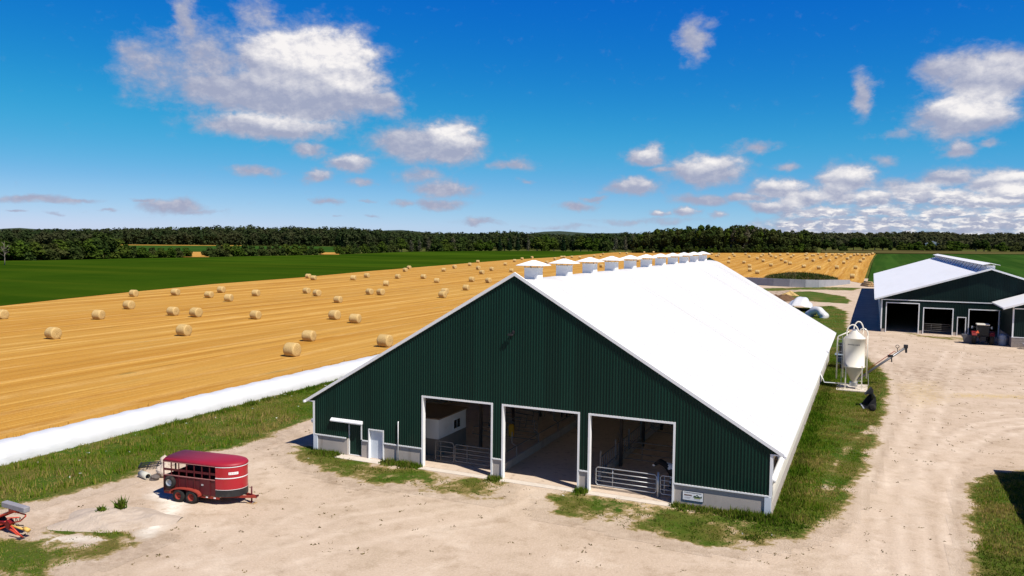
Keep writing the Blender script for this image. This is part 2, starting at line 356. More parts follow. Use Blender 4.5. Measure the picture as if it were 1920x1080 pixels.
M['glass'] = pm('dark_glass', (0.012, 0.016, 0.02), 0.1, 1, 0.25, 0, 0.3)
M['stone'] = None
M['rock'] = pm('pale_boulder', (0.52, 0.43, 0.35), 0.2, 3, 0.9, 0, 0.2, 0.8, (0.33, 0.25, 0.2), 2.5, 0.5)
M['wood'] = pm('old_wood', (0.42, 0.28, 0.14), 0.3, 3, 0.85, 0, 0.2, 0.3)
M['grey'] = pm('grey_vinyl', (0.24, 0.23, 0.25), 0.15, 3, 0.6, 0, 0.3, 0.0, (0.40, 0.38, 0.38), 2.0, 0.5)
M['yellow'] = pm('yellow_brush', (0.62, 0.30, 0.03), 0.2, 8, 0.9, 0, 0.1, 0.5)
M['ochre'] = pm('yellow_shaft_guard', (0.65, 0.40, 0.10), 0.15, 3, 0.6)
M['gravel'] = mat_yard(); M['verge'] = mat_verge(); M['stubble'] = mat_stubble()
M['crop'] = mat_field('green_crop', (0.021, 0.053, 0.003), (0.035, 0.070, 0.004), (0.050, 0.076, 0.005), (0.12, 1, 1), 0.05)
M['crop2'] = mat_field('dark_green_crop', (0.022, 0.060, 0.010), (0.030, 0.075, 0.012), (0.045, 0.085, 0.015), (1, 0.03, 1), 0.3)
M['brownfield'] = mat_field('ripening_crop', (0.075, 0.055, 0.022), (0.095, 0.085, 0.030), (0.06, 0.07, 0.02), (0.05, 1, 1), 0.1)
M['meadow'] = mat_field('meadow', (0.050, 0.075, 0.016), (0.085, 0.090, 0.024), (0.11, 0.10, 0.03), (0.4, 1, 1), 0.1)
M['straw'] = mat_straw()
M['leafA'] = mat_leaf('leaf_dark', (0.016, 0.032, 0.008), (0.046, 0.072, 0.016), (0.080, 0.072, 0.028), 0.5)
M['leafB'] = mat_leaf('leaf_bright', (0.022, 0.045, 0.006), (0.065, 0.105, 0.014), (0.085, 0.095, 0.020), 0.4)
M['leafC'] = mat_leaf('leaf_conifer', (0.006, 0.016, 0.007), (0.016, 0.034, 0.013), (0.03, 0.035, 0.012), 0.3)
M['leafD'] = mat_leaf('leaf_greyish', (0.045, 0.050, 0.030), (0.115, 0.115, 0.075), (0.12, 0.095, 0.06), 0.5)
M['leafF'] = mat_leaf('leaf_far', (0.017, 0.032, 0.012), (0.036, 0.056, 0.018), (0.075, 0.064, 0.034), 0.6)
M['bark'] = pm('bark', (0.16, 0.13, 0.10), 0.3, 4, 0.95)
M['deadwood'] = pm('bare_branches', (0.24, 0.20, 0.16), 0.2, 4, 0.95)
M['blade'] = mat_blade('grass_blades', [(0.050, 0.125, 0.005), (0.090, 0.175, 0.008), (0.140, 0.195, 0.016), (0.25, 0.215, 0.05), (0.38, 0.28, 0.10)])
M['bladelush'] = mat_blade('lush_blades', [(0.026, 0.075, 0.004), (0.058, 0.120, 0.007), (0.095, 0.145, 0.012), (0.17, 0.16, 0.04)])
M['flower'] = pm('white_petals', (0.8, 0.8, 0.75), 0.05)

# ------------------------------------------------------------------ light and sky
SUN = Vector((0.69, -0.27, 1.0)).normalized()
sl = bpy.data.lights.new('sun', 'SUN'); sl.energy = 5.0; sl.angle = R(0.53); sl.color = (1.0, 0.95, 0.87)
so = bpy.data.objects.new('sun', sl); COL.objects.link(so); so.rotation_euler = SUN.to_track_quat('Z', 'Y').to_euler(); so.location = (80, -20, 120)
W = bpy.data.worlds.new('World'); S.world = W; t = NT(W)
sky = t.n('ShaderNodeTexSky', sky_type='NISHITA'); sky.sun_disc = False
sky.sun_elevation = math.asin(SUN.z); sky.sun_rotation = math.atan2(SUN.x, SUN.y)
sky.air_density = 1.0; sky.dust_density = 0.15; sky.ozone_density = 3.0; sky.altitude = 200
SKYSTR = 0.11
tc = t.n('ShaderNodeTexCoord').outputs['Generated']
nv = t.n('ShaderNodeVectorMath', operation='NORMALIZE'); t.nt.links.new(tc, nv.inputs[0]); D = nv.outputs[0]
sx = t.n('ShaderNodeSeparateXYZ'); t.nt.links.new(D, sx.inputs[0])
# sky colour: Nishita, saturated like the photograph's processing
hs = t.n('ShaderNodeHueSaturation', i_Saturation=1.38, i_Value=1.0, i_Hue=0.5); t.nt.links.new(sky.outputs[0], hs.inputs['Color'])
EXPO = 0.35; KS = SKYSTR*2**EXPO
sc_ = t.n('ShaderNodeSeparateColor'); t.nt.links.new(hs.outputs[0], sc_.inputs[0])
gr_ = t.math('MULTIPLY', t.math('POWER', t.math('MULTIPLY', sc_.outputs[0], 0.1402), 1.75), 0.40/KS)
gx_ = t.math('MULTIPLY', sc_.outputs[1], 0.1402); gg_ = t.math('MULTIPLY', t.math('SMOOTH_MIN', t.math('MULTIPLY', t.math('POWER', gx_, 1.2), 0.66), t.math('MULTIPLY_ADD', gx_, 0.32, 0.165), 0.06), 1/KS)
gb_ = t.math('MULTIPLY_ADD', t.math('MULTIPLY', sc_.outputs[1], 0.1402), 0.30/KS, 0.50/KS)
elv = t.math('ARCSINE', sx.outputs[2])                    # radians
azm = t.math('SUBTRACT', t.math('ARCTAN2', sx.outputs[0], sx.outputs[1]), YAW)
gg_ = t.math('ADD', gg_, t.math('MULTIPLY', t.sm(elv, 0.075, 0.0), 0.13/KS))
fall = t.math('MULTIPLY_ADD', t.sm(elv, 0.30, 1.0), -0.80, 1.0)     # overhead sky dimmed towards the zenith to weaken the fill in shadows
skyg = t.mix(1.0, t.n('ShaderNodeCombineColor', i_0=gr_, i_1=gg_, i_2=gb_).outputs[0], t.n('ShaderNodeCombineColor', i_0=fall, i_1=fall, i_2=fall).outputs[0], 'MULTIPLY')
uv = t.n('ShaderNodeCombineXYZ', i_0=t.math('MULTIPLY', azm, 57.2958), i_1=t.math('MULTIPLY', elv, 57.2958)).outputs[0]  # degrees
def cdeg(px, py):
    d = rayd(px, py); return math.degrees(math.atan2(d[0], d[1])-YAW), math.degrees(math.asin(d[2]))
# px, py, half-width, half-height, strength, brightness
CL = [(300,130,85,58,.50,.15),(390,120,72,70,.60,.25),(345,45,26,52,.55,.05),(480,30,38,40,.42,.02),(545,58,28,12,.34,.02),(265,105,50,32,.5,.05),
 (420,168,105,40,.72,.35),(545,125,95,55,1.1,1.0),(615,130,85,60,1.15,1.0),(520,175,120,42,1.0,.45),(640,172,80,38,1.0,.75),(715,193,42,22,.75,.5),(560,205,120,22,.8,.1),
 (500,236,125,20,.85,.75),(590,235,60,14,.6,.6),
 (770,268,75,30,.8,.45),(845,266,55,34,1.0,.85),(655,305,40,15,.8,.75),(585,277,40,15,.65,.4),(470,320,50,11,.55,.15),(597,328,38,12,.7,.6),(680,340,28,8,.5,.1),
 (835,354,52,18,.65,.45),(790,325,48,16,.5,.1),(960,307,46,13,.55,.3),(985,339,18,6,.4,.1),(610,378,28,6,.5,.05),(325,388,58,12,.65,.35),(275,379,26,4,.5,.05),(350,398,70,5,.5,.05),
 (60,371,75,9,.65,.1),(130,377,60,6,.6,.05),(820,386,48,9,.6,.3),(757,384,24,7,.5,.1),(900,416,40,6,.5,.0),(40,398,22,3,.5,0),(205,396,22,3,.45,0),(95,400,20,3,.4,0),
 (1210,293,40,17,.9,.75),(1320,318,72,22,.95,.8),(1188,352,52,14,.8,.6),(1315,374,55,12,.6,.1),(1120,373,30,6,.5,.1),(1078,388,40,9,.6,.4),(1410,278,46,12,.5,.05),(1480,310,27,10,.5,.05),
 (1655,300,32,14,.45,.05),(1250,320,40,8,.5,.1),(1300,75,28,40,.55,.3),(1330,45,25,12,.3,.1),(1615,178,22,36,.6,.3),(1635,155,22,8,.3,.1),
 (1790,125,70,30,.75,.5),(1860,150,85,42,.9,.65),(1900,125,60,30,.8,.4),(1800,217,85,34,1.0,.95),(1830,185,90,20,.7,.2),(1795,277,38,14,.8,.5),(1863,268,24,9,.45,.05),(1690,255,60,8,.35,.0),
 (1500,372,45,16,.9,.8),(1560,364,50,16,.8,.6),(1640,372,55,16,.85,.8),(1720,362,55,18,.85,.75),(1790,374,55,16,.8,.8),(1850,378,50,16,.85,.8),(1905,364,45,20,.9,.9),(1440,386,42,11,.8,.7),(1540,394,55,10,.8,.7),(1650,398,65,10,.8,.7),(1770,402,70,10,.8,.7),(1880,405,60,10,.8,.7),(1460,352,52,18,.9,.85),(1590,338,50,26,.9,.9),(1400,370,50,10,.7,.5),(1780,335,60,20,.8,.7),(1880,345,70,22,.9,.9),(1700,350,90,16,.6,.4),(1285,398,24,9,.8,.9),(1240,402,18,6,.7,.9),
 (1345,402,20,7,.7,.8),(1480,385,30,20,.7,.9),(690,372,30,4,.4,.0),(1200,415,120,6,.45,.1),(1050,425,90,5,.4,.1),(700,402,14,3,.4,0),(640,402,12,3,.4,0)]
wob = t.n('ShaderNodeTexNoise', i_Scale=0.33, i_Detail=5.0, i_Roughness=0.6); t.nt.links.new(t.scale(uv, (1, 1.6, 1)), wob.inputs['Vector'])
wv = t.n('ShaderNodeVectorMath', operation='SUBTRACT'); t.nt.links.new(wob.outputs['Color'], wv.inputs[0]); wv.inputs[1].default_value = (.5, .5, .5)
w2 = t.n('ShaderNodeVectorMath', operation='MULTIPLY_ADD'); t.nt.links.new(wv.outputs[0], w2.inputs[0]); w2.inputs[1].default_value = (3.2, 1.5, 0); t.nt.links.new(uv, w2.inputs[2]); UV = w2.outputs[0]
dens = None; bri = None
for (px, py, a, b, st, br) in CL:
    u0, v0 = cdeg(px, py); k = 57.3/FPX
    zz = 1.0+((px-960)/FPX)**2; au = a*k/zz*1.15; bv = b*k/math.sqrt(zz)*1.25
    uvc = UV
    if dens is not None:   # chained so that the clouds are evaluated one after the other
        ch_ = t.n('ShaderNodeVectorMath', operation='MULTIPLY_ADD'); t.nt.links.new(bri, ch_.inputs[0]); ch_.inputs[1].default_value = (1e-6, 1e-6, 1e-6); t.nt.links.new(UV, ch_.inputs[2]); uvc = ch_.outputs[0]
    s1 = t.n('ShaderNodeVectorMath', operation='SUBTRACT'); t.nt.links.new(uvc, s1.inputs[0]); s1.inputs[1].default_value = (u0, v0, 0)
    s2 = t.n('ShaderNodeVectorMath', operation='MULTIPLY'); t.nt.links.new(s1.outputs[0], s2.inputs[0]); s2.inputs[1].default_value = (1/au, 1/bv, 0)
    ln = t.n('ShaderNodeVectorMath', operation='DOT_PRODUCT'); t.nt.links.new(s2.outputs[0], ln.inputs[0]); t.nt.links.new(s2.outputs[0], ln.inputs[1])
    e = t.math('MULTIPLY', t.math('POWER', 0.36, ln.outputs['Value']), st*1.42 if (st < .7 and a < 62) else st*1.25)
    # lit towards the top of each puff
    sy = t.n('ShaderNodeSeparateXYZ'); t.nt.links.new(s2.outputs[0], sy.inputs[0])
    lit = t.math('MULTIPLY', e, t.math('MULTIPLY_ADD', t.sm(t.math('MULTIPLY_ADD', sy.outputs[0], 0.25, sy.outputs[1]), -0.60, 0.75), br, 0.0))
    dens = e if dens is None else t.math('SMOOTH_MAX', dens, e, 0.15)
    bri = lit if bri is None else t.math('SMOOTH_MAX', bri, lit, 0.1)
# stratocumulus bank low on the right
su = t.n('ShaderNodeSeparateXYZ'); t.nt.links.new(uv, su.inputs[0])
bn = t.noise(t.scale(uv, (0.42, 1.3, 1)), 1.0, 6, 0.62, 0.4); bn2 = t.noise(t.scale(uv, (0.45, 1.3, 1)), 2.4, 5, 0.6, 0.3)
topv = t.math('MULTIPLY_ADD', t.sm(su.outputs[0], 8.0, 28.0), 4.2, 0.3)
band = t.math('MULTIPLY', t.sm(su.outputs[0], 5.0, 19.0), t.sm(su.outputs[1], topv, t.math('MULTIPLY', topv, 0.35)))
bank = t.math('MULTIPLY', band, t.math('MULTIPLY_ADD', bn, 1.25, 0.06))
cn = t.noise(t.scale(uv, (1, 1.5, 1)), 0.75, 8, 0.62, 0.3); cf = t.noise(t.scale(uv, (1, 1.4, 1)), 2.2, 6, 0.65, 0.2)
nz = t.math('ADD', t.math('MULTIPLY', t.math('SUBTRACT', cn, 0.5), 0.72), t.math('MULTIPLY', t.math('SUBTRACT', cf, 0.5), 0.26))
dd = t.math('ADD', t.math('MAXIMUM', dens, bank), nz)
alpha = t.sm(dd, 0.18, 0.80)
# relief: noise compared with the noise a little towards the sun
uo = t.n('ShaderNodeVectorMath', operation='ADD'); t.nt.links.new(uv, uo.inputs[0]); uo.inputs[1].default_value = (0.28, 0.42, 0)
cn2 = t.noise(t.scale(uo.outputs[0], (1, 1.5, 1)), 0.75, 8, 0.62, 0.3)
rel = t.math('SUBTRACT', cn, cn2)
cf2 = t.noise(t.scale(uo.outputs[0], (1, 1.4, 1)), 2.2, 6, 0.65, 0.2)
brs = t.sm(bri, 0.04, 0.95)
rl2 = t.math('ADD', t.math('MULTIPLY', rel, 1.5), t.math('MULTIPLY', t.math('SUBTRACT', cf, cf2), 0.45))
bb = t.math('ADD', t.math('MULTIPLY_ADD', brs, 0.95, 0.02), t.math('MULTIPLY', rl2, t.math('MULTIPLY_ADD', brs, 0.7, 0.42)))
bb = t.math('ADD', bb, t.math('MULTIPLY', band, t.math('MULTIPLY_ADD', t.sm(bn2, 0.46, 0.64), 0.9, 0.06)))
bb = t.math('MULTIPLY', bb, t.sm(dd, 0.25, 0.8), clamp=True)
ccol = t.mix(bb, tuple(q/KS for q in (.37, .40, .54)), tuple(q/KS for q in (.98, .94, .92)))
skc = t.mix(t.math('MULTIPLY', alpha, 0.96), skyg, ccol)
bg = t.n('ShaderNodeBackground', i_Strength=SKYSTR); t.nt.links.new(skc, bg.inputs[0])
wo = t.n('ShaderNodeOutputWorld'); t.nt.links.new(bg.outputs[0], wo.inputs[0])
W.cycles.sampling_method = 'MANUAL'; W.cycles.sample_map_resolution = 512
S.cycles.diffuse_bounces = 6; S.cycles.max_bounces = 10
S.view_settings.view_transform = 'Standard'; S.view_settings.look = 'None'; S.view_settings.exposure = EXPO; S.view_settings.gamma = 1.0

# ------------------------------------------------------------------ ground sheets
def wgrid(name, xs, ys, zoff, mat, keep=None, attrs=None, label=None):
    X, Y = np.meshgrid(xs, ys, indexing='ij'); V = np.stack([X, Y, terrain(X, Y)+zoff], -1).reshape(-1, 3)
    nx, ny = len(xs), len(ys); idx = np.arange(nx*ny).reshape(nx, ny)
    Q = np.stack([idx[:-1, :-1], idx[1:, :-1], idx[1:, 1:], idx[:-1, 1:]], -1).reshape(-1, 4)
    if keep is not None:
        k = keep.reshape(-1); Q = Q[k[Q].any(1)]
        used = np.unique(Q); rm = -np.ones(nx*ny, int); rm[used] = np.arange(len(used)); Q = rm[Q]; V = V[used]
    else: used = np.arange(nx*ny)
    me = np_mesh(name, V, Q, mat)
    for an, arr in (attrs or {}).items():
        if arr.ndim == 3:
            a = me.attributes.new(an, 'FLOAT_COLOR', 'POINT'); a.data.foreach_set('color', arr.reshape(-1, 4)[used].astype(np.float32).ravel())
        else:
            a = me.attributes.new(an, 'FLOAT', 'POINT'); a.data.foreach_set('value', arr.reshape(-1)[used].astype(np.float32))
    return tag(link(name, me), kind='structure')
def poly_sheet(name, pts, zoff, mat, cell, kind='structure'):
    bm = bmesh.new(); bm.faces.new([bm.verts.new((x, y, 0)) for x, y in pts])
    xs = [p[0] for p in pts]; ys = [p[1] for p in pts]
    for ax, lo, hi in ((0, min(xs), max(xs)), (1, min(ys), max(ys))):
        c = math.floor(lo/cell)*cell + cell
        while c < hi:
            pco = [0, 0, 0]; pco[ax] = c; no = [0, 0, 0]; no[ax] = 1
            bmesh.ops.bisect_plane(bm, geom=bm.verts[:]+bm.edges[:]+bm.faces[:], plane_co=pco, plane_no=no); c += cell
    bmesh.ops.triangulate(bm, faces=bm.faces[:])
    for v in bm.verts: v.co.z = th(v.co.x, v.co.y)+zoff
    bmesh.ops.recalc_face_normals(bm, faces=bm.faces[:])
    if bm.faces and sum(f.normal.z for f in bm.faces) < 0: bmesh.ops.reverse_faces(bm, faces=bm.faces[:])
    me = bpy.data.meshes.new(name); bm.to_mesh(me); bm.free(); me.materials.append(mat)
    return tag(link(name, me), kind=kind)
def sdf(poly, X, Y):
    """signed distance, positive inside"""
    P = np.array(poly, float); d = np.full(X.shape, 1e9); ins = np.zeros(X.shape, bool); n = len(P)
    for i in range(n):
        a, b = P[i], P[(i+1) % n]; e = b-a; wx, wy = X-a[0], Y-a[1]
        t_ = np.clip((wx*e[0]+wy*e[1])/(e@e+1e-12), 0, 1)
        d = np.minimum(d, np.hypot(wx-e[0]*t_, wy-e[1]*t_))
        c = ((a[1] <= Y) & (b[1] > Y)) | ((b[1] <= Y) & (a[1] > Y))
        with np.errstate(divide='ignore', invalid='ignore'):
            xi = a[0] + (Y-a[1])/(b[1]-a[1]+1e-30)*e[0]
        ins ^= c & (X < xi)
    return np.where(ins, d, -d)
def polyd(line, X, Y):
    P = np.array(line, float); d = np.full(X.shape, 1e9)
    for i in range(len(P)-1):
        a, b = P[i], P[i+1]; e = b-a; t_ = np.clip(((X-a[0])*e[0]+(Y-a[1])*e[1])/(e@e+1e-12), 0, 1)
        d = np.minimum(d, np.hypot(X-a[0]-e[0]*t_, Y-a[1]-e[1]*t_))
    return d
A_ = lambda *pp: [at(*q) for q in pp]
def spaced(*segs):
    out = []
    for a, b, st in segs: out += list(np.arange(a, b, st))
    return np.array(out+[segs[-1][1]])
gx = spaced((-6000, -1500, 300), (-1500, -400, 60), (-400, 500, 20), (500, 1500, 60), (1500, 6000, 300))
gy = spaced((-1500, -200, 100), (-200, 900, 20), (900, 2000, 60), (2000, 9000, 400))
wgrid('ground', gx, gy, -0.35, M['meadow'])

# stubble field between the bag, the green crop and the woods
left_edge = A_((-60,582),(0,574.5),(130,560),(245,548),(400,533),(570,520),(700,508),(850,496),(960,487),(1040,482.5),(1100,477.5),(1150,473.5))
far_edge = A_((1200,472.5),(1300,473),(1400,474),(1535,474.5),(1642,475.5))
right_edge = A_((1638,481),(1632,492),(1628,503),(1622,520),(1618,532))
x0, y0 = left_edge[0]
stub = [(-17.0, -70), (x0-90, -70), (x0-60, y0-12)] + left_edge + far_edge + right_edge + A_((1592,527)) + [(-17.0, 250)]
poly_sheet('stubble_field', stub, 0.06, M['stubble'], 12)
hedge_base = A_((-80,492),(0,489),(60,489),(130,487.5),(240,485),(360,483),(480,480.5),(620,478),(760,472.5),(880,471),(1000,471),(1130,471.5))
poly_sheet('green_crop_field', [(x0-95, -70), (x0-62, y0-12)] + left_edge[:] + hedge_base[::-1] + [(hedge_base[0][0]-120, -70)], 0.12, M['crop'], 16)
rc = [(p[0]+1.2, p[1]) for p in right_edge]
poly_sheet('right_crop_field', [(rc[-1][0], rc[-1][1]-6)] + rc[::-1] + A_((1646,476)) + A_((1990,478)) + [(300, 260)], 0.10, M['crop2'], 16)
b0 = A_((1540,474),(1646,475.5),(1990,477.5)); b1 = [atd(q, 760) for q in (1990, 1800, 1650, 1540)]
poly_sheet('ripening_crop_field', b0 + b1, 0.20, M['brownfield'], 20)
# strips of fields seen past the left hedge
def far_strip(name, p0, p1, D0, D1, mat):
    qs = np.linspace(p0, p1, 6); poly_sheet(name, [atd(q, D0) for q in qs] + [atd(q, D1) for q in qs[::-1]], 0.25, mat, 40)
far_strip('far_stubble_strip', 160, 460, 1010, 1050, M['stubble'])
far_strip('far_green_strip', 150, 640, 700, 1008, M['crop2'])
hb_ = [math.hypot(q[0]-CX, q[1]-CY) for q in A_((368, 483), (620, 478))]
far_strip('far_stubble_gap', 340, 392, hb_[0]+4, hb_[0]+150, M['stubble'])
far_strip('far_stubble_corner', 600, 636, hb_[1]+4, hb_[1]+260, M['stubble'])

# vegetated areas: (polygon, soft width, cap)
VEG = []
def veg(poly, wd=1.5, cap=1.0): VEG.append((poly, wd, cap))
vergeA = [(-60, -40)] + A_((-150,990),(-60,968),(0,955),(60,944),(117,929),(213,908),(250,893),(300,866),(400,848),(460,838),(500,822),(540,802),(580,788)) + [(-1.2, 12), (-1.0, 62), (-17, 62), (-17, -14), (-60, -26)]
veg(vergeA, 1.4, 1.0)
veg(A_((-60,1000),(60,1015),(150,1022),(230,1010),(262,1020),(200,1045),(140,1060),(60,1100),(-80,1110)), 1.6, 0.42)
veg(A_((160,995),(200,990),(252,1000),(258,1012),(200,1014),(165,1006)), 0.5, 0.9)
veg(A_((95,990),(120,985),(150,995),(140,1003),(105,1000)), 0.5, 0.7)
veg(A_((545,848),(600,846),(700,872),(800,880),(800,890),(860,905),(930,908),(925,935),(860,928),(760,912),(680,905),(620,885),(570,868)), 1.3, 0.30)
veg(A_((545,838),(590,838),(680,872),(800,884),(800,893),(690,890),(610,872)), 0.8, 0.6)
veg(A_((860,896),(905,897),(960,903),(955,915),(900,925),(865,912)), 0.7, 0.5)
veg(A_((1035,930),(1075,915),(1107,930),(1200,945),(1300,960),(1450,965),(1450,1000),(1380,1030),(1300,1020),(1200,1000),(1110,975),(1035,965)), 1.2, 0.34)
veg(A_((1190,955),(1300,962),(1443,968),(1500,990),(1440,1022),(1330,1018),(1220,985)), 1.0, 0.58)
vergeD = [(28.0, -0.6)] + A_((1440,1020),(1510,1006),(1562,980),(1600,925),(1632,850),(1655,790),(1668,735),(1664,705),(1650,688)) + [(34.6, 56), (33.0, 66), (31.5, 80)] + A_((1588,610),(1590,585),(1560,573),(1500,577)) + [(10, 150), (2, 150), (2, 64), (28.0, 62)]
veg(vergeD, 1.0, 1.0)
veg(A_((1474,548),(1520,546),(1585,556),(1597,565),(1590,570),(1530,566),(1480,561)), 0.8, 1.0)
veg(A_((1815,915),(1838,893),(1870,886),(1990,882),(2050,1150),(1838,1150),(1822,1040)), 0.9, 1.0)
veg(A_((1420,541),(1500,539),(1590,537),(1620,529),(1628,538),(1600,545),(1500,543),(1430,547)), 2.0, 0.6)
veg(A_((1690,622),(1735,630),(1810,634),(1806,640),(1720,631)), 0.6, 0.25)
def vegval(X, Y):
    v = np.full(X.shape, -3.0)
    for poly, wd, cap in VEG: v = np.maximum(v, np.minimum(sdf(poly, X, Y)/wd, cap))
    bare = polyd(A_((1632,800),(1600,830),(1560,880),(1545,930)), X, Y)      # worn wheel ruts in the right-hand verge
    v = v - 0.75*np.exp(-(bare/0.38)**2)
    rut = polyd([at(1590,571), at(1540,569), at(1480,566)], X, Y); v = v - 1.2*np.exp(-(rut/1.2)**2)
    return v
def wearval(X, Y):
    wear = np.zeros(X.shape+(4,))
    def track(line, gap=0.95, wd=0.27, amt=0.8):
        d = polyd(line, X, Y); wear[..., 0] = np.maximum(wear[..., 0], .8*amt*np.exp(-((d-gap)/wd)**2)); wear[..., 1] = np.maximum(wear[..., 1], .34*amt*np.exp(-((d-gap-.5)/.22)**2))
    track(A_((1700,1080),(1690,960),(1700,860),(1745,760),(1770,700),(1790,660)))
    track(A_((1740,1080),(1735,960),(1760,860),(1850,800),(1925,790)), amt=0.9)
    track(A_((1660,1080),(1650,960),(1668,860),(1700,770),(1690,700),(1650,650)), amt=0.7)
    track(A_((1600,1080),(1640,1000),(1700,900),(1780,830),(1925,800)), amt=0.6)
    track(A_((400,1080),(700,1000),(900,960),(1010,915)), amt=0.6)
    track(A_((300,1080),(620,960),(800,935),(1000,930),(1300,1040),(1600,1060)), amt=0.45)
    track(A_((1600,640),(1680,680),(1760,690),(1925,700)), amt=0.5)
    def blot(poly, ch, amt, wd=2.0): wear[..., ch] = np.maximum(wear[..., ch], amt*np.clip(sdf(poly, X, Y)/wd+0.5, 0, 1))
    blot(A_((1670,690),(1740,680),(1790,710),(1760,745),(1700,745)), 1, 0.55, 4); blot(A_((1680,720),(1750,715),(1780,750),(1720,765)), 3, 0.5)
    blot(A_((1790,738),(1925,742),(1925,748),(1790,745)), 3, 0.9, 1.2); blot(A_((1790,690),(1900,685),(1900,700),(1800,705)), 1, 0.55)
    blot(A_((560,865),(760,910),(960,920),(940,940),(760,935),(600,910)), 1, 0.45, 3); blot(A_((1040,965),(1200,1000),(1400,1040),(1300,1040),(1080,1000)), 1, 0.35, 3)
    blot(A_((850,905),(900,898),(905,920),(860,925)), 3, 0.5); blot(A_((1110,930),(1250,950),(1240,965),(1110,950)), 3, 0.9, 1)
    blot(A_((480,800),(585,800),(560,860),(480,860)), 1, 0.35, 3); blot(A_((60,1000),(250,990),(330,1040),(100,1070)), 1, 0.4, 3)
    blot(A_((295,922),(345,945),(325,975),(275,1010),(262,1000),(300,970),(310,945),(285,930)), 2, 1.0, 0.8)
    blot(A_((85,1008),(185,1005),(190,1015),(95,1018)), 2, 0.8, 0.8)
    blot(A_((-40,1000),(90,960),(250,930),(300,930),(120,1000)), 1, 0.35, 3)
    blot(A_((1440,540),(1500,545),(1480,570),(1430,560)), 1, 0.8, 4); blot([(0, 62), (30, 62), (30, 110), (0, 110)], 1, 0.5, 8)
    return wear
vx = np.arange(-46, 66, 0.4); vy = np.arange(-44, 210, 0.4); X, Y = np.meshgrid(vx, vy, indexing='ij'); VV = vegval(X, Y)
wgrid('grass_verge', vx, vy, 0.027, M['verge'], keep=VV > -0.8, attrs={'veg': VV, 'wear': wearval(X, Y)})
# gravel yard
yx = np.arange(-46, 120, 0.5); yy = np.arange(-48, 262, 0.5); X, Y = np.meshgrid(yx, yy, indexing='ij')
wear = wearval(X, Y)
wgrid('gravel_yard', yx, yy, 0.02, M['gravel'], keep=~((X < -18.5) & (Y > -25)), attrs={'wear': wear})

# grass blades
def blades(name, pts, hts, mat, nb=4, spread=0.10, wid=0.03, lean=0.5):
    n = len(pts); P = np.repeat(np.asarray(pts), nb, 0); H = np.repeat(np.asarray(hts), nb)*rng.uniform(.5, 1.1, n*nb)
    P = P + np.c_[rng.normal(0, spread, (n*nb, 2)), np.zeros(n*nb)]
    a = rng.uniform(0, 2*math.pi, n*nb); wv_ = np.c_[np.cos(a), np.sin(a), np.zeros(n*nb)]*(wid*rng.uniform(.6, 1.5, n*nb))[:, None]
    b = rng.uniform(0, 2*math.pi, n*nb); l = H*lean*rng.uniform(0, 1, n*nb); tip = P + np.c_[np.cos(b)*l, np.sin(b)*l, H]
    V = np.stack([P-wv_, P+wv_, tip], 1).reshape(-1, 3); F = np.arange(len(V)).reshape(-1, 3)
    return np_mesh(name, V, F, mat, 3)
def scatter(xa, xb, ya, yb, n, fn):
    x = rng.uniform(xa, xb, n); y = rng.uniform(ya, yb, n); k = fn(x, y); return x[k], y[k]
def clump(x, y, s=0.35):
    return 0.5+0.25*(np.sin(x*s*2.1+1.3*np.sin(y*s*1.7))+np.sin(y*s*2.7+1.1*np.sin(x*s*2.3+2))) 
gp = []
for (xa, xb, ya, yb, n, dens_) in ((-30, 34, -34, 6, 90000, 1), (-18, 0, 6, 40, 26000, 1), (28, 38, -4, 70, 42000, 1), (36, 50, -20, 20, 42000, 1), (10, 36, 60, 150, 16000, 1), (-46, -18, -34, -6, 20000, 1)):
    x, y = scatter(xa, xb, ya, yb, n, lambda x, y: (rng.uniform(0, 1, len(x)) < np.where(((y < -0.2) & (y > -9) & (x > -3)), sstep(0.1, 0.62, vegval(x, y)+0.55*(clump(x, y, 1.9)-.5)+.35*(clump(x+7, y*1.3, 4.1)-.5))*.62, sstep(-0.15, 0.75, vegval(x, y)+.3*(clump(x, y, 3.3)-.5))*(0.35+0.65*clump(x, y, 1.1)))) & ~((x > 0) & (x < 29) & (y > 0) & (y < 60)))
    v = vegval(x, y); gp.append(np.c_[x, y, terrain(x, y)+0.03, np.where((y < -0.2) & (y > -9) & (x > -3), 0.06+0.10*np.clip(v, 0, 1)*clump(x, y, 2.0), np.where(x > 27, 0.05+0.15*np.clip(v, 0, 1)*clump(x, y, 1.0), 0.05+0.15*np.clip(v, 0, 1)*clump(x, y, 1.0)))])
gp = np.concatenate(gp)
fr_ = (gp[:, 1] < -.2) & (gp[:, 1] > -9) & (gp[:, 0] > -3); gf = gp[fr_]; gp = gp[~fr_]
tag(link('front_weeds', blades('front_weeds', gf[:, :3], gf[:, 3], M['bladelush'], 4, .11, .028)), 'low green weeds in patches in front of the barn doors', 'weeds', kind='stuff')
tag(link('grass', blades('grass', gp[:, :3], gp[:, 3], M['blade'], 5, .12, .021)), 'rough green grass and weeds on the yard verges', 'grass', kind='stuff')
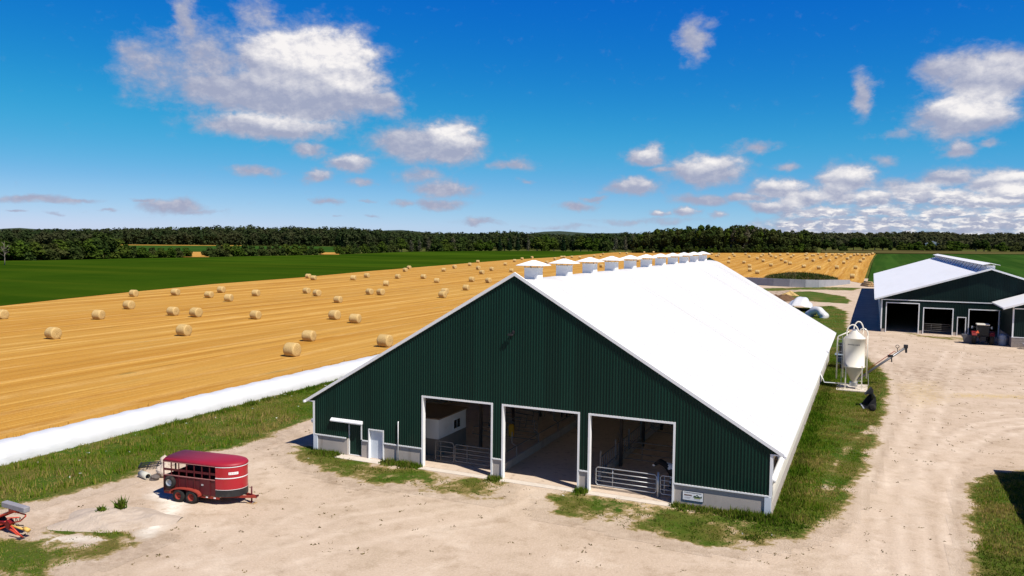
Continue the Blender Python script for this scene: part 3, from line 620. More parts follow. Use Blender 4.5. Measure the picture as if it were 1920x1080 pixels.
# lush fringe growing against the barn and by the bag
lp = []
for x, y, w, n in [(29.15, None, .5, 3600), (-14.1, None, .35, 3000)]:
    yy_ = rng.uniform(-1, 58, n); xx_ = x + np.abs(rng.normal(0, w, n)); lp.append(np.c_[xx_, yy_, terrain(xx_, yy_)+.03, rng.uniform(.12, .55, n)*(.4+.8*clump(xx_, yy_, .9))])
for xa, xb, n, hh in [(0.2, 2.3, 260, .35), (5.6, 8.3, 320, .4), (13.1, 13.8, 130, .3), (18.5, 19.2, 110, .35), (24, 29.2, 700, .3), (27, 29.3, 260, .5)]:
    xx_ = rng.uniform(xa, xb, n); yy_ = -0.1-np.abs(rng.normal(0, .35, n)); lp.append(np.c_[xx_, yy_, yy_*0+.03, hh*rng.uniform(.3, 1, n)])
xx_, yy_ = scatter(-13.5, -2, -16, 8, 5200, lambda x, y: (vegval(x, y) > .5) & (rng.uniform(0, 1, len(x)) < clump(x, y, .8)**2*clump(x-3, y+5, 2.2)*1.6))
lq = np.c_[xx_, yy_, xx_*0+.03, rng.uniform(.25, .55, len(xx_))]
lp = np.concatenate(lp)
tag(link('long_grass', blades('long_grass', lq[:, :3], lq[:, 3], M['blade'], 5, .10, .03, .5)), 'clumps of long seeding grass on the bank between bag and trailer', 'grass', kind='stuff')
tag(link('tall_grass', blades('tall_grass', lp[:, :3], lp[:, 3], M['bladelush'], 4, .08, .035, .6)), 'taller lush grass and weeds along the foot of the barn walls', 'grass', kind='stuff')
fx, fy = scatter(-1, 30, -6, -0.3, 60, lambda x, y: rng.uniform(0, 1, len(x)) < vegval(x, y)); fx2, fy2 = scatter(-17, 0, -14, 25, 70, lambda x, y: vegval(x, y) > .6)
fx = np.r_[fx, fx2]; fy = np.r_[fy, fy2]
tag(link('wildflowers', blades('wildflowers', np.c_[fx, fy, fx*0+.22], fx*0+.06, M['flower'], 3, .05, .03, 1.0)), 'scattered small white wildflowers in the grass', 'flowers', kind='stuff')
n = 3800; dx_, dy_ = scatter(-20, 62, -36, 96, n*4, lambda x, y: (vegval(x, y) < -.3) & (rng.uniform(0, 1, len(x)) < (clump(x, y, 1.4)*clump(x+9, y-4, .5))**1.2*1.1) & ~((x > -.5) & (x < 29.5) & (y > -.6) & (y < 61)))
M['debris'] = mat_blade('dry_debris', [(.060, .042, .020), (.10, .075, .03), (.14, .12, .03), (.22, .16, .07)])
tag(link('debris', blades('debris', np.c_[dx_, dy_, terrain(dx_, dy_)+.025], rng.uniform(.015, .08, len(dx_)), M['debris'], 4, .09, .045, 1.6)), 'small dark bits of dry weed and clods scattered over the gravel', 'debris', kind='stuff')
n = 26000; sx_ = -17.35-np.abs(rng.normal(0, 1.0, n)); sy_ = rng.uniform(-60, 45, n)
M['stalk'] = mat_blade('straw_stalks', [(0.30, 0.15, 0.03), (0.42, 0.24, 0.06), (0.56, 0.36, 0.12)])
tag(link('stubble_stalks', blades('stubble_stalks', np.c_[sx_, sy_, sx_*0+.05], rng.uniform(.12, .45, n), M['stalk'], 3, .1, .03, .4)), 'tall uncut straw stalks along the edge of the white bags', 'straw', kind='stuff')

# ------------------------------------------------------------------ barn helpers
def ribbed(mb, x0, x1, zl, zh, y=0.0, pitch=0.17, dep=0.03, brk=(), face=-1):
    xs = set([x0, x1] + [b for b in brk if x0 < b < x1]); k = math.floor(x0/pitch)-1
    prof = ((0.0, 0), (0.085, 0), (0.103, 1), (0.135, 1), (0.153, 0)); sc = pitch/0.17
    pts = []
    while k*pitch < x1:
        for u, d in prof: pts.append((k*pitch+u*sc, d))
        k += 1
    px = [p[0] for p in pts]; pd = [p[1] for p in pts]
    xs |= {p for p in px if x0 < p < x1}
    xs = sorted(xs); n = len(xs); vs = []
    for x in xs:
        d = float(np.interp(x, px, pd))*dep; vs += [(x, y+face*d, zl(x)), (x, y+face*d, zh(x))]
    mb.add(vs, [(2*i, 2*i+2, 2*i+3, 2*i+1) for i in range(n-1) if zh(xs[i])-zl(xs[i]) > 1e-4 or zh(xs[i+1])-zl(xs[i+1]) > 1e-4])
def cst(v): return lambda x: v
def door_frame(parent, x0, x1, z1, y0=-0.05, y1=0.24, w=0.11, mat=None, z0=0.02):
    f = MB(); f.box(x0-w, x0, y0, y1, z0, z1); f.box(x1, x1+w, y0, y1, z0, z1); f.box(x0-w, x1+w, y0, y1, z1+0.001, z1+w)
    return f.build('door_frame', mat or M['white'], parent)

# ------------------------------------------------------------------ dairy barn (near)
barn = thing('dairy_barn', 'large dark green dairy barn with white steel roof and three open doorways', 'barn')
WB, HE, HA, SL, LB = 29.0, 3.42, 12.23, 0.5846, 59.9
zr = lambda x: HA-0.11-SL*abs(x-14.5)
HC = 1.12; DR = [(8.40, 13.05), (13.86, 18.49), (19.22, 23.90)]; DH = 4.37
GD = (2.72, 3.78, 2.14); WD = (4.42, 5.44, 1.90)
w = MB()
for a, b, zl in [(-0.5, 0.0, 3.37), (0, GD[0], HC), (GD[0], GD[1], GD[2]), (GD[1], WD[0], HC), (WD[0], WD[1], WD[2]), (WD[1], DR[0][0], HC), (DR[0][0], DR[0][1], DH), (DR[0][1], DR[1][0], HC), (DR[1][0], DR[1][1], DH), (DR[1][1], DR[2][0], HC), (DR[2][0], DR[2][1], DH), (DR[2][1], 29.0, HC), (29.0, 29.5, 3.37)]:
    ribbed(w, a, b, cst(zl), zr, 0.0, 0.17, 0.03, (14.5,))
w.build('front_wall', M['steel'], barn)
f = MB()
for a, b in [(0.0, GD[0]-0.02), (GD[1]+0.02, WD[0]-0.11), (WD[1]+0.11, DR[0][0]-0.11), (DR[0][1]+0.11, DR[1][0]-0.11), (DR[1][1]+0.11, DR[2][0]-0.11), (DR[2][1]+0.11, 29.0)]:
    f.box(a, b, 0.012, 0.26, -0.6, HC)
f.box(0, 0.26, 0.262, LB, -0.6, HC); f.box(28.74, 29.0, 0.262, LB, -0.6, HC)
build_split(f, 'foundation', M['conc'], barn, 0.01)
b = MB()
for a, c in [(0.12, GD[0]-0.1), (GD[1]+0.1, WD[0]-0.11), (WD[1]+0.11, DR[0][0]-0.11), (DR[0][1]+0.11, DR[1][0]-0.11), (DR[1][1]+0.11, DR[2][0]-0.11), (DR[2][1]+0.11, 28.88)]:
    b.box(a, c, -0.065, 0.01, HC+0.002, HC+0.075)
build_split(b, 'base_trim', M['white'], barn)
c = MB(); c.box(-0.03, 0.115, -0.045, 0.12, HC+0.003, 3.36); c.box(28.885, 29.03, -0.045, 0.12, HC+0.003, 3.36)
c.box(-0.6, 0.118, -0.05, 0.0, 3.30, 3.368); c.box(28.882, 29.6, -0.05, 0.0, 3.30, 3.368); build_split(c, 'corner_trim', M['white'], barn)
for xa, xb in ((0.0, 0.34), (28.66, 29.0)):
    MB().box(xa, xb, -0.055, 0.010, 0.12, HC-0.002).build('corner_box', M['door'], barn, 0.01)
RD = 1.6
up_ = [(-0.57, 3.42)] + [(14.5+q, 12.23-SL*RD/2-SL/(2*RD)*q*q) for q in np.linspace(-RD, RD, 13)] + [(29.57, 3.42)]
r = MB(); r.prism(up_ + [(x, z-.10) for x, z in up_[::-1]], 'y', 0.012, LB+0.3)
for k in range(66): # raised panel seams
    for sgn in (-1, 1):
        yk = 0.06+k*0.914
        r.bar((14.5+sgn*RD, yk, 12.23-RD*SL+0.004), (14.5+sgn*15.05, yk, 12.23-15.05*SL+0.004), 0.04, 0.016)
roof = r.build('roof', M['roof'], barn)
MB().prism([(-0.4, 3.30), (14.5, 11.58), (29.4, 3.30), (29.4, 3.26), (14.5, 11.52), (-0.4, 3.26)], 'y', 0.06, LB).build('ceiling', pm('ceiling_liner', (.80, .76, .70), .05, 1.5, .8), barn)
k = MB()
for sg in (-1, 1):
    e = 14.5+sg*15.09; k.prism([(14.5, 12.25), (e, 12.25-15.09*SL), (e, 12.25-15.09*SL-0.20), (14.5, 12.05)], 'y', -0.125, 0.009)
build_split(k, 'rake_trim', M['white'], barn)
k = MB(); k.box(29.575, 29.68, -0.24, LB+0.2, 3.24, 3.38); k.box(-0.68, -0.575, -0.24, LB+0.2, 3.24, 3.38); build_split(k, 'gutter', M['white'], barn)
for a, c in DR: door_frame(barn, a, c, DH)
# pass doors
g = MB(); ribbed(g, GD[0]+0.06, GD[1]-0.06, cst(0.10), cst(GD[2]-0.06), 0.16, 0.17, 0.02)
gd = g.build('door', M['steel'], barn); gd['label'] = 'green ribbed sliding door with white edging'
g = MB(); g.box(GD[0]+0.001, GD[0]+0.06, 0.10, 0.2, 0.05, GD[2]); g.box(GD[1]-0.06, GD[1]-0.001, 0.10, 0.2, 0.05, GD[2]); g.box(GD[0]+0.061, GD[1]-0.061, 0.10, 0.2, GD[2]-0.06, GD[2]); g.box(GD[0]+0.061, GD[1]-0.061, 0.10, 0.2, 0.04, 0.10); g.build('frame', M['white'], gd)
g = MB(); g.box(GD[1]+0.0, GD[1]+0.09, -0.05, -0.001, HC+0.08, GD[2]+0.06); g.build('door_trim', M['white'], barn)
MB().prism([(-0.19, 2.20), (-0.19, 2.27), (-0.03, 2.40), (0.0, 2.40), (0.0, 2.20)], 'x', 1.46, 3.90).build('track_cover', M['white'], barn)
wd = MB().box(WD[0]+0.005, WD[1]-0.005, 0.13, 0.18, 0.06, WD[2]-0.005).build('door', M['door'], barn); wd['label'] = 'plain pale grey steel door'
MB().cyl((WD[1]-0.12, 0.13, 1.0), (WD[1]-0.12, 0.07, 1.0), 0.035).build('handle', M['galv'], wd)
door_frame(barn, WD[0], WD[1], WD[2], -0.05, 0.2, 0.075)
MB().box(WD[0]-0.5-1.7, WD[1]+0.25, -0.75, -0.002, -0.3, 0.055).build('step', M['apron'], barn, 0.02)
MB().tube([(6.62, -0.09, 0.0), (6.62, -0.09, 2.62), (6.62, -0.06, 2.68)], 0.035, 8).build('conduit', M['white'], barn)
yl = MB(); yl.bar((14.34, -0.03, 8.70), (14.34, -0.2, 8.74), 0.04); yl.box(14.18, 14.50, -0.27, -0.14, 8.57, 8.68); yl.box(14.40, 14.52, -0.12, -0.03, 8.66, 8.86); yl.build('floodlight', M['black'], barn, 0.01)
# roof vents
for i in range(11):
    yc = 2.72+5.29*i; v = MB(); v.box(14.08, 14.93, yc-0.43, yc+0.43, 11.35, 12.43); v.box(14.055, 14.955, yc-0.455, yc+0.455, 12.39, 12.435)
    vb = v.build('roof_vent', M['roof2'], barn)
    v = MB(); z = 12.56; q = 0.82; x = 14.505
    v.add([(x-q, yc-q, z), (x+q, yc-q, z), (x+q, yc+q, z), (x-q, yc+q, z), (x-q, yc-q, z+.035), (x+q, yc-q, z+.035), (x+q, yc+q, z+.035), (x-q, yc+q, z+.035), (x-.08, yc-.08, z+.33), (x+.08, yc-.08, z+.33), (x+.08, yc+.08, z+.33), (x-.08, yc+.08, z+.33)],
          [(3,2,1,0),(0,1,5,4),(1,2,6,5),(2,3,7,6),(3,0,4,7),(4,5,9,8),(5,6,10,9),(6,7,11,10),(7,4,8,11),(8,9,10,11)])
    v.build('vent_cap', M['roof2'], vb)
    v = MB()
    for pa in ((x-.40, yc-.40), (x+.40, yc-.40), (x+.40, yc+.40), (x-.40, yc+.40), (x, yc-.41)): v.bar((pa[0], pa[1], 12.436), (pa[0], pa[1], z-0.002), 0.03)
    build_split(v, 'vent_post', M['galvd'], vb)
# rear wall and open curtain sides
w = MB()
for a, c, zl in [(-0.5, 0, 3.37), (0, 2.5, 0), (2.5, 8, DH), (8, 11.5, 0), (11.5, 17.5, DH), (17.5, 21, 0), (21, 26.5, DH), (26.5, 29, 0), (29, 29.5, 3.37)]: ribbed(w, a, c, cst(zl), zr, LB, 0.34, 0.03, (14.5,), 1)
w.build('rear_wall', M['steel'], barn)
for xs_, sg in ((0.05, -1), (28.95, 1)):
    p = MB(); y = 0.2
    while y < LB: p.box(xs_-0.08, xs_+0.08, y, y+0.16, HC+.002, 3.34); y += 3.72
    p.box(xs_-0.08, xs_+0.08, 0.05, LB, 3.02, 3.30) if False else None
    build_split(p, 'side_post', M['white'], barn)
    MB().box(xs_-0.05+sg*0.10, xs_+0.0+sg*0.10, 0.13, LB, 3.04, 3.32).build('header', M['curtain'], barn)
    cb = MB(); n = 60; ys_ = np.linspace(0.1, LB-0.2, n); vs = []
    for i, yv in enumerate(ys_):
        wv_ = 0.03*math.sin(i*1.7)+0.02*math.sin(i*0.61)
        for zz, xo in ((0.72, 0.06), (1.0, 0.10), (1.3, 0.17+wv_), (1.62, 0.16+wv_), (1.9, 0.12)): vs.append((xs_+sg*xo*.5+sg*0.02, yv, zz))
    cb.smooth = True; cb.add(vs, [(i*5+j, (i+1)*5+j, (i+1)*5+j+1, i*5+j+1) for i in range(n-1) for j in range(4)])
    cu = cb.build('curtain', M['curtain'], barn)
    MB().tube([(xs_+sg*0.10, yv, 2.02+0.03*math.sin(i*1.1)) for i, yv in enumerate(np.linspace(-0.02, LB-0.2, 40))], 0.16, 12).build('curtain_roll', M['white'], cu)
# floor and fittings inside
fl = MB(); fl.box(0.27, 28.73, 0.0, LB-0.1, -0.2, 0.06); fl.build('floor', M['floor'], barn)
for a, c in DR: MB().box(a-0.05, c+0.05, -0.55, -0.003, -0.3, 0.05).build('threshold', M['apron'], barn)
MB().box(13.22, 13.40, 0.25, 56, 0.062, 0.55).build('feed_curb', M['conc'], barn, 0.02)
MB().box(19.0, 19.16, 2.2, 56, 0.062, 0.48).build('feed_curb', M['conc'], barn, 0.02)
fr = MB(); fr.tube([(13.62, 0.3, 0.98), (13.36, 0.7, 1.12), (13.30, 1.2, 1.15), (13.30, 56, 1.15)], 0.035, 8)
for y in np.arange(3.2, 56, 3.6): fr.bar((13.30, y, 0.55), (13.30, y, 1.12), 0.06); fr.bar((13.30, y, 1.15), (12.95, y+0.05, 1.3), 0.05); fr.bar((12.95, y+.05, 1.3), (12.95, y+.05, 2.0), 0.05)
fr.build('feed_rail', M['galvd'], barn)
hl = MB()
for y in np.arange(2.4, 40, 0.42): hl.bar((19.08, y, 0.48), (19.02, y+0.06, 1.35), 0.035)
for z in (0.62, 1.35): hl.bar((19.06, 2.3, z), (19.06, 40, z), 0.045)
for y in np.arange(2.4, 40, 3.0): hl.bar((19.08, y, 0.06), (19.08, y, 1.75), 0.08)
hl.build('headlock_row', M['galvd'], barn)
for side, xq in ((1, 23.4), (-1, 10.2)):
    for i in range(10):
        y = 7.0+1.25*i; sl_ = MB(); sl_.tube([(xq+side*0.1, y, 0.15), (xq, y, 1.05), (xq+side*0.9, y, 1.12), (xq+side*1.9, y, 1.05), (xq+side*2.0, y, 0.55), (xq+side*0.5, y, 0.45)], 0.03, 6); sl_.build('stall_loop', M['galvd'], barn)
ps = MB()
for y in np.arange(5.5, 58, 5.29):
    for x in (9.6, 19.4): ps.box(x-.09, x+.09, y-.09, y+.09, .062, zr(x)-0.1)
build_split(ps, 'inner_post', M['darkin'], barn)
mr = MB(); mr.box(0.6, 8.1, 2.4, 6.2, 1.15, 2.46); mroom = mr.build('milk_room', M['white'], barn)
MB().box(0.6, 8.12, 2.38, 6.22, 0.062, 1.148).build('block_wall', mat_concrete('grey_block', (0.22, 0.20, 0.18)), mroom)
MB().box(0.5, 8.22, 2.28, 6.32, 2.462, 2.53).build('room_roof', pm('brown_board', (0.24, 0.17, 0.12), .2, 2, .8), mroom)
MB().box(8.102, 8.13, 4.35, 5.35, 1.32, 2.06).build('window_frame', M['white'], mroom); mw = MB(); mw.box(8.131, 8.136, 4.43, 4.82, 1.42, 1.98); mw.box(8.131, 8.136, 4.88, 5.27, 1.42, 1.98); build_split(mw, 'window', M['glass'], mroom)

# gates
def gate(name, label, x0, x1, y, z0, z1, nb, mat, loop=True, yaw=0.0):
    gt = thing(name, label, 'gate', (x0, y, 0), yaw, 'tubular steel gates inside the barn doorways'); L = x1-x0; g = MB()
    zs = np.linspace(z0, z1, nb)
    for z in zs[1:-1]: g.tube([(0, 0, z), (L, 0, z)], 0.022, 6)
    q = 0.1
    g.tube([(q, 0, z0), (0, 0, z0+q), (0, 0, z1-q), (q, 0, z1), (L-q, 0, z1), (L, 0, z1-q), (L, 0, z0+q), (L-q, 0, z0), (q, 0, z0)], 0.027, 6, False)
    g.build('rails', mat, gt)
    s = MB(); s.tube([(L*0.28, 0.03, z0), (L*0.28, 0.03, z1)], 0.022, 6); s.build('stay', mat, gt)
    return gt
gate('tube_gate', 'long five bar galvanised gate across the doorway nearest the sign', 19.42, 22.9, 0.55, 0.30, 1.32, 5, M['galv'])
gate('tube_gate', 'short galvanised gate panel beside the cows at the doorway edge', 23.12, 23.86, 0.55, 0.30, 1.32, 5, M['galv'])
gate('tube_gate', 'dull grey bar gate standing inside the doorway with the white room', 10.0, 13.0, 1.15, 0.30, 1.35, 5, M['galvd'])
gate('tube_gate', 'narrow grey bar panel in front of the white milk room', 8.55, 9.85, 1.25, 0.15, 1.4, 5, M['galvd'])
gate('tube_gate', 'high dull bar gate deep behind the middle doorway rail', 9.9, 12.6, 8.2, 0.3, 1.6, 6, M['galvd'])
gate('tube_gate', 'long dull bar gate crossing the cow pen behind the feed alley', 19.3, 23.8, 6.2, 0.4, 1.5, 4, M['galvd'])
gate('tube_gate', 'far dull bar gate at the back of the cow pen', 19.3, 24.4, 14.0, 0.4, 1.6, 5, M['galvd'])
gp_ = MB(); gp_.cyl((0, 0, 0.05), (0, 0, 1.5), 0.055, 10); o = gp_.build('gate_post', M['galv']); o.location = (23.01, 0.5, 0); tag(o, 'round steel post between the two gates nearest the sign', 'post')
o = MB().lathe([(0.02, 0.0), (0.16, 0.02), (0.2, 0.2), (0.19, 0.75), (0.14, 0.85), (0.02, 0.88)], n=16).build('cow_brush', M['yellow']); o.location = (11.2, 7.0, 0.65); tag(o, 'yellow cow brush in the dark behind the bar gate', 'cow brush')

# sign on the foundation
sg = thing('farm_sign', 'white farm sign with two logos on the concrete wall', 'sign', (25.02, 0.0, 0.60))
MB().box(-0.56, 0.56, -0.022, 0.010, -0.26, 0.26).build('frame', M['black'], sg)
MB().box(-0.535, 0.535, -0.028, -0.0225, -0.235, 0.235).build('panel', M['white'], sg)
s = MB(); random.seed(3)
def scrawl(x0, x1, z, h, y=-0.031):
    x = x0
    while x < x1:
        wv_ = random.uniform(.012, .028); s.box(x, min(x+wv_, x1), y, -0.0285, z-h*random.uniform(.6, 1)/2, z+h/2); x += wv_+.010
scrawl(-.46, .44, .175, .035)
s.build('small_writing', M['black'], sg)
s = MB(); scrawl(-.46, -.06, .03, .085); s.build('logo', pm('brown_logo', (.16, .07, .03)), sg)
s = MB(); scrawl(-.44, -.10, -.085, .02); scrawl(-.42, -.16, -.13, .02); scrawl(.08, .38, -.16, .02); s.build('small_writing', pm('grey_ink', (.35, .3, .28)), sg)
s = MB(); s.add([(.02+.09*i, -.0315, .0+.05*((i % 2)*1.2)) for i in range(6)] + [(.02+.09*i, -.0315, -.05) for i in range(6)], [(i, i+1, i+7, i+6) for i in range(5)])
s.add([(.16, -.0316, .05), (.28, -.0316, .05), (.22, -.0316, .13)], [(0, 1, 2)]); s.build('logo', pm('green_logo', (.02, .06, .02)), sg)
s = MB(); s.box(.07, .40, -.0312, -.0285, -.11, -.055); s.build('logo', pm('olive_logo', (.30, .33, .12)), sg)

# ------------------------------------------------------------------ second barn
b2 = thing('cattle_barn', 'second green barn with long white ridge vent and three dark doorways', 'barn', (34.9, 97.0, 0.0))
L2 = 110.0; RX = 14.8; ZE, ZA = 5.36, 10.50; s2 = (ZA-ZE)/(RX+0.95); W2 = 2*RX
z2 = lambda x: ZA-0.12-s2*abs(x-RX); band = 5.20
D2 = [(0.78, 5.28, 4.66), (6.06, 9.96, 4.04), (12.22, 16.08, 4.08)]; P2 = (10.72, 11.72, 2.82)
w = MB()
segs = [(0, D2[0][0], .55), (*D2[0],), (D2[0][1], D2[1][0], .55), (*D2[1],), (D2[1][1], P2[0], .55), (*P2,), (P2[1], D2[2][0], .55), (*D2[2],), (D2[2][1], W2, .55)]
for a, c, zl in segs: ribbed(w, a, c, cst(zl), lambda x: band, 0.0, 0.22, 0.03)
w.build('lower_wall', M['steel2'], b2)
w = MB(); ribbed(w, -0.6, W2+0.6, cst(band+.02), lambda x: max(band+.02, z2(x)), -0.04, 0.22, 0.03, (RX,)); w.build('gable_wall', M['steel2'], b2)
f = MB()
for a, c, zl in segs:
    if zl < 1: f.box(a+.1, c-.1, 0.01, .25, -.6, .55)
f.box(0, .25, .26, L2, -.6, .9); f.box(W2-.25, W2, .26, L2, -.6, .9); build_split(f, 'foundation', M['conc'], b2)
MB().box(-0.05, W2+.05, -0.09, -0.035, band-.06, band+.08).build('band_trim', M['white'], b2)
c = MB(); c.box(-.04, .14, -.06, .12, .55, band-.065); c.box(W2-.14, W2+.04, -.06, .12, .55, band-.065); build_split(c, 'corner_trim', M['white'], b2)
r = MB(); r.prism([(-.95, ZE), (RX, ZA), (W2+.95, ZE), (W2+.95, ZE-.12), (RX, ZA-.12), (-.95, ZE-.12)], 'y', -.55, L2+.5); r.build('roof', M['roof2'], b2)
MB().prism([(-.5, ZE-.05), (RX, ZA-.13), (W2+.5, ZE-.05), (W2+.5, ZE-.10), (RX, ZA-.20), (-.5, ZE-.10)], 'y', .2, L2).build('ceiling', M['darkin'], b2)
k = MB()
for sgn in (-1, 1):
    e = RX+sgn*(RX+.98); k.prism([(RX, ZA+.02), (e, ZE+.0), (e, ZE-.26), (RX, ZA-.24)], 'y', -.61, -.555)
build_split(k, 'rake_trim', M['white'], b2)
MB().box(-1.05, -.955, -.5, L2+.4, ZE-.22, ZE-.03).build('gutter', M['white'], b2)
for a, c, zl in D2: door_frame(b2, a, c, zl, -.06, .25, .14)
door_frame(b2, *P2, -.06, .25, .12)
rv = MB(); rv.box(RX-.55, RX-.47, .3, L2-2, ZA-.3, ZA+.42); rv.box(RX+.47, RX+.55, .3, L2-2, ZA-.3, ZA+.42); rv.box(RX-.469, RX+.469, .3, .38, ZA-.3, ZA+.42); rvb = rv.build('ridge_vent', M['roof2'], b2)
MB().prism([(RX-1.15, ZA+.52), (RX, ZA+.78), (RX+1.15, ZA+.52), (RX+1.15, ZA+.46), (RX, ZA+.72), (RX-1.15, ZA+.46)], 'y', -.2, L2-1.5).build('vent_cap', M['roof2'], rvb)
for i in range(21):
    y = 1.2+i*5.2; q = MB(); q.bar((RX-1.05, y, ZA+.46), (RX-1.75, y, ZA-1.75*s2+.03), .10, .07); q.bar((RX-1.0, y, ZA+.44), (RX-.55, y, ZA+.3), .09); q.build('vent_brace', M['galvd'], rvb)
MB().box(.26, W2-.26, 0, L2, -.2, .05).build('floor', M['floor'], b2)
w = MB(); w.box(-.04, .06, .14, L2, .9, 1.3); w.box(W2-.06, W2+.04, .14, L2, .9, 1.3); w.box(-.04, .06, .14, L2, 4.2, 5.2); w.box(W2-.06, W2+.04, .14, L2, 0.9, 5.2); build_split(w, 'side_wall', M['steel2'], b2)
w = MB(); w.box(-.06, .04, .2, L2, 1.301, 4.199); w.build('curtain', M['curtain'], b2)
w = MB(); ribbed(w, 0, W2, cst(0), z2, L2, .44, .03, (RX,), 1); w.build('rear_wall', M['steel2'], b2)
gate('tube_gate', 'bar gate closing the second dark doorway of the far barn', 41.0, 44.8, 97.5, .5, 1.6, 5, M['galvd'])

# annex in front of it, at the right
ax = thing('annex_building', 'green annex with white roof and stone base at the right edge', 'building', (51.15, 85.2, 0.0))
zA = 5.55; sA = 0.34; WA = 14.0
zza = lambda x: zA-.1+sA*(min(x, WA-x)+1.0)
r = MB(); r.prism([(-1.25, zA-.1), (WA/2, zA-.1+sA*(WA/2+1.25)), (WA+1.25, zA-.1), (WA+1.25, zA-.28), (WA/2, zA-.28+sA*(WA/2+1.25)), (-1.25, zA-.28)], 'y', -.8, 11.2); r.build('roof', M['roof2'], ax)
w = MB(); ribbed(w, 0, WA, cst(1.45), zza, 0, .22, .03, (WA/2,)); w.build('front_wall', M['steel2'], ax)
w = MB(); w.box(0, .12, .06, 11.3, 1.45, zA+.1); w.box(WA-.12, WA, .06, 11.3, 1.45, zA+.1); build_split(w, 'side_wall', M['steel2'], ax)
M['stone'] = bpy.data.materials.new('stone_veneer'); t = NT(M['stone']); co = t.n('ShaderNodeTexCoord').outputs['Object']
br = t.n('ShaderNodeTexBrick', i_Scale=2.2, i_Color1=(.30, .26, .23, 1), i_Color2=(.42, .37, .32, 1), i_Mortar=(.16, .14, .13, 1)); br.inputs['Mortar Size'].default_value = .018; br.inputs['Row Height'].default_value = .3
mp = t.n('ShaderNodeMapping'); mp.inputs['Rotation'].default_value = (R(90), 0, 0); t.nt.links.new(co, mp.inputs[0]); t.nt.links.new(mp.outputs[0], br.inputs[0])
t.out(t.mix(t.noise(co, 3, 4), br.outputs[0], (.2, .17, .15)), .9)
w = MB(); w.box(-.06, WA+.06, -.08, .1, -.4, 1.38); w.box(-.06, .1, .101, 11.3, -.4, 1.38); w.build('stone_base', M['stone'], ax)
w = MB(); w.box(-.09, WA+.09, -.11, .12, 1.381, 1.47); w.box(-.04, .14, -.05, .1, 1.472, zA-.02); w.box(0, WA, -.05, -.005, zA-.25, zA-.12); build_split(w, 'trim', M['white'], ax)
w = MB(); w.prism([(-1.27, zA-.08), (WA/2, zA-.08+sA*(WA/2+1.27)), (WA/2, zA-.34+sA*(WA/2+1.27)), (-1.27, zA-.34)], 'y', -.86, -.805); w.build('rake_trim', M['white'], ax)
# building outside the frame on the right, whose shadow lies on the grass
sh = thing('farm_shed', 'grey gabled shed beside the drive with its shade on the grass', 'shed', (43.6, -14.0, 0.0))
w = MB(); w.box(0, 9, 0, 28, -.3, 3.7); w.prism([(0, 3.701), (9, 3.701), (4.5, 6.0)], 'y', 0.0, 28.0); w.build('wall', M['steel2'], sh)
w = MB(); w.prism([(-.5, 3.6), (4.5, 6.2), (9.5, 3.6), (9.5, 3.5), (4.5, 6.08), (-.5, 3.5)], 'y', -.4, 28.4); w.build('roof', M['roof'], sh)

# ------------------------------------------------------------------ feed bin, auger, bucket
def aty(px, py, Y):
    d = rayd(px, py); k = (Y-CY)/d[1]; return (CX+d[0]*k, Y, CZ+d[2]*k)
bx, by = 32.05, 41.0
fb = thing('feed_bin', 'cream feed bin on legs with curved filler pipes beside the barn', 'feed bin', (bx, by, 0))
RB = 0.95
b = MB(); b.lathe([(0.001, 5.72), (0.30, 5.70), (0.32, 5.62), (RB+.03, 5.02), (RB+.03, 4.96), (RB, 4.95), (RB, 2.32), (RB+.03, 2.31), (RB+.03, 2.22), (RB, 2.21)], n=40); b.build('tank', M['cream'], fb)
b = MB(); b.lathe([(RB-.01, 2.21), (0.22, 0.85), (0.2, 0.7)], n=40); b.build('hopper_cone', pm('cone_paint', (.50, .45, .35), .06, 1.5, .5), fb)
for sx_, sy_ in ((-1, -1), (1, -1), (1, 1), (-1, 1)):
    b = MB(); b.bar((sx_*.72, sy_*.66, 0), (sx_*.72, sy_*.66, 2.45), .085); b.box(sx_*.72-.12, sx_*.72+.12, sy_*.66-.12, sy_*.66+.12, .121, .135); b.build('leg', M['cream'], fb)
b = MB()
for p, q in (((-.72, -.66), (.72, -.66)), ((.72, -.66), (.72, .66)), ((.72, .66), (-.72, .66)), ((-.72, .66), (-.72, -.66))): b.bar((*p, 2.20), (*q, 2.20), .07)
b.build('leg_ring', M['cream'], fb)
def goose(x0, y0, x1, y1, ztop_, z1, zin, nm='filler_pipe'):
    pts = [(x1, y1, z1), (x1, y1, zin)]; 
    for a in np.linspace(0, math.pi, 13): pts.append(((x0+x1)/2+(x1-x0)/2*math.cos(a), (y0+y1)/2+(y1-y0)/2*math.cos(a), zin+ (ztop_-zin)*math.sin(a)))
    pts.append((x0, y0, 5.2)); MB().tube(pts, .06, 10).build(nm, M['cream'], fb)
goose(.26, -.15, -.74, -.42, 6.28, 5.0, 5.55); goose(.30, -.2, 1.12, -.33, 5.98, 1.2, 5.35); goose(-.17, .4, .70, .58, 6.55, 4.9, 5.6)
MB().tube([(-.95, -.35, 5.0), (-.98, -.36, 4.9), (-.98, -.36, 1.15)], .05, 8).build('filler_pipe', M['cream'], fb)
MB().tube([(-.55, .3, 5.55), (-1.5, .25, 5.05), (-1.56, .25, 4.9), (-1.56, .25, .9)], .06, 8).build('filler_pipe', M['cream'], fb)
b = MB()
for yy in (-.12, .25): b.bar((-1.12, yy-.1, .6), (-1.12, yy-.1, 5.1), .035)
for z in np.arange(.8, 5.1, .32): b.bar((-1.12, -.22, z), (-1.12, .15, z), .026)
for z in (1.6, 3.0, 4.4): b.bar((-1.12, -.22, z), (-.85, -.22, z), .03)
for z in np.arange(2.4, 5.0, .6): b.tube([(-1.12, -.22, z), (-1.5, -.25, z), (-1.6, -.03, z), (-1.5, .18, z), (-1.12, .15, z)], .014, 5)
b.build('ladder', M['galv'], fb)
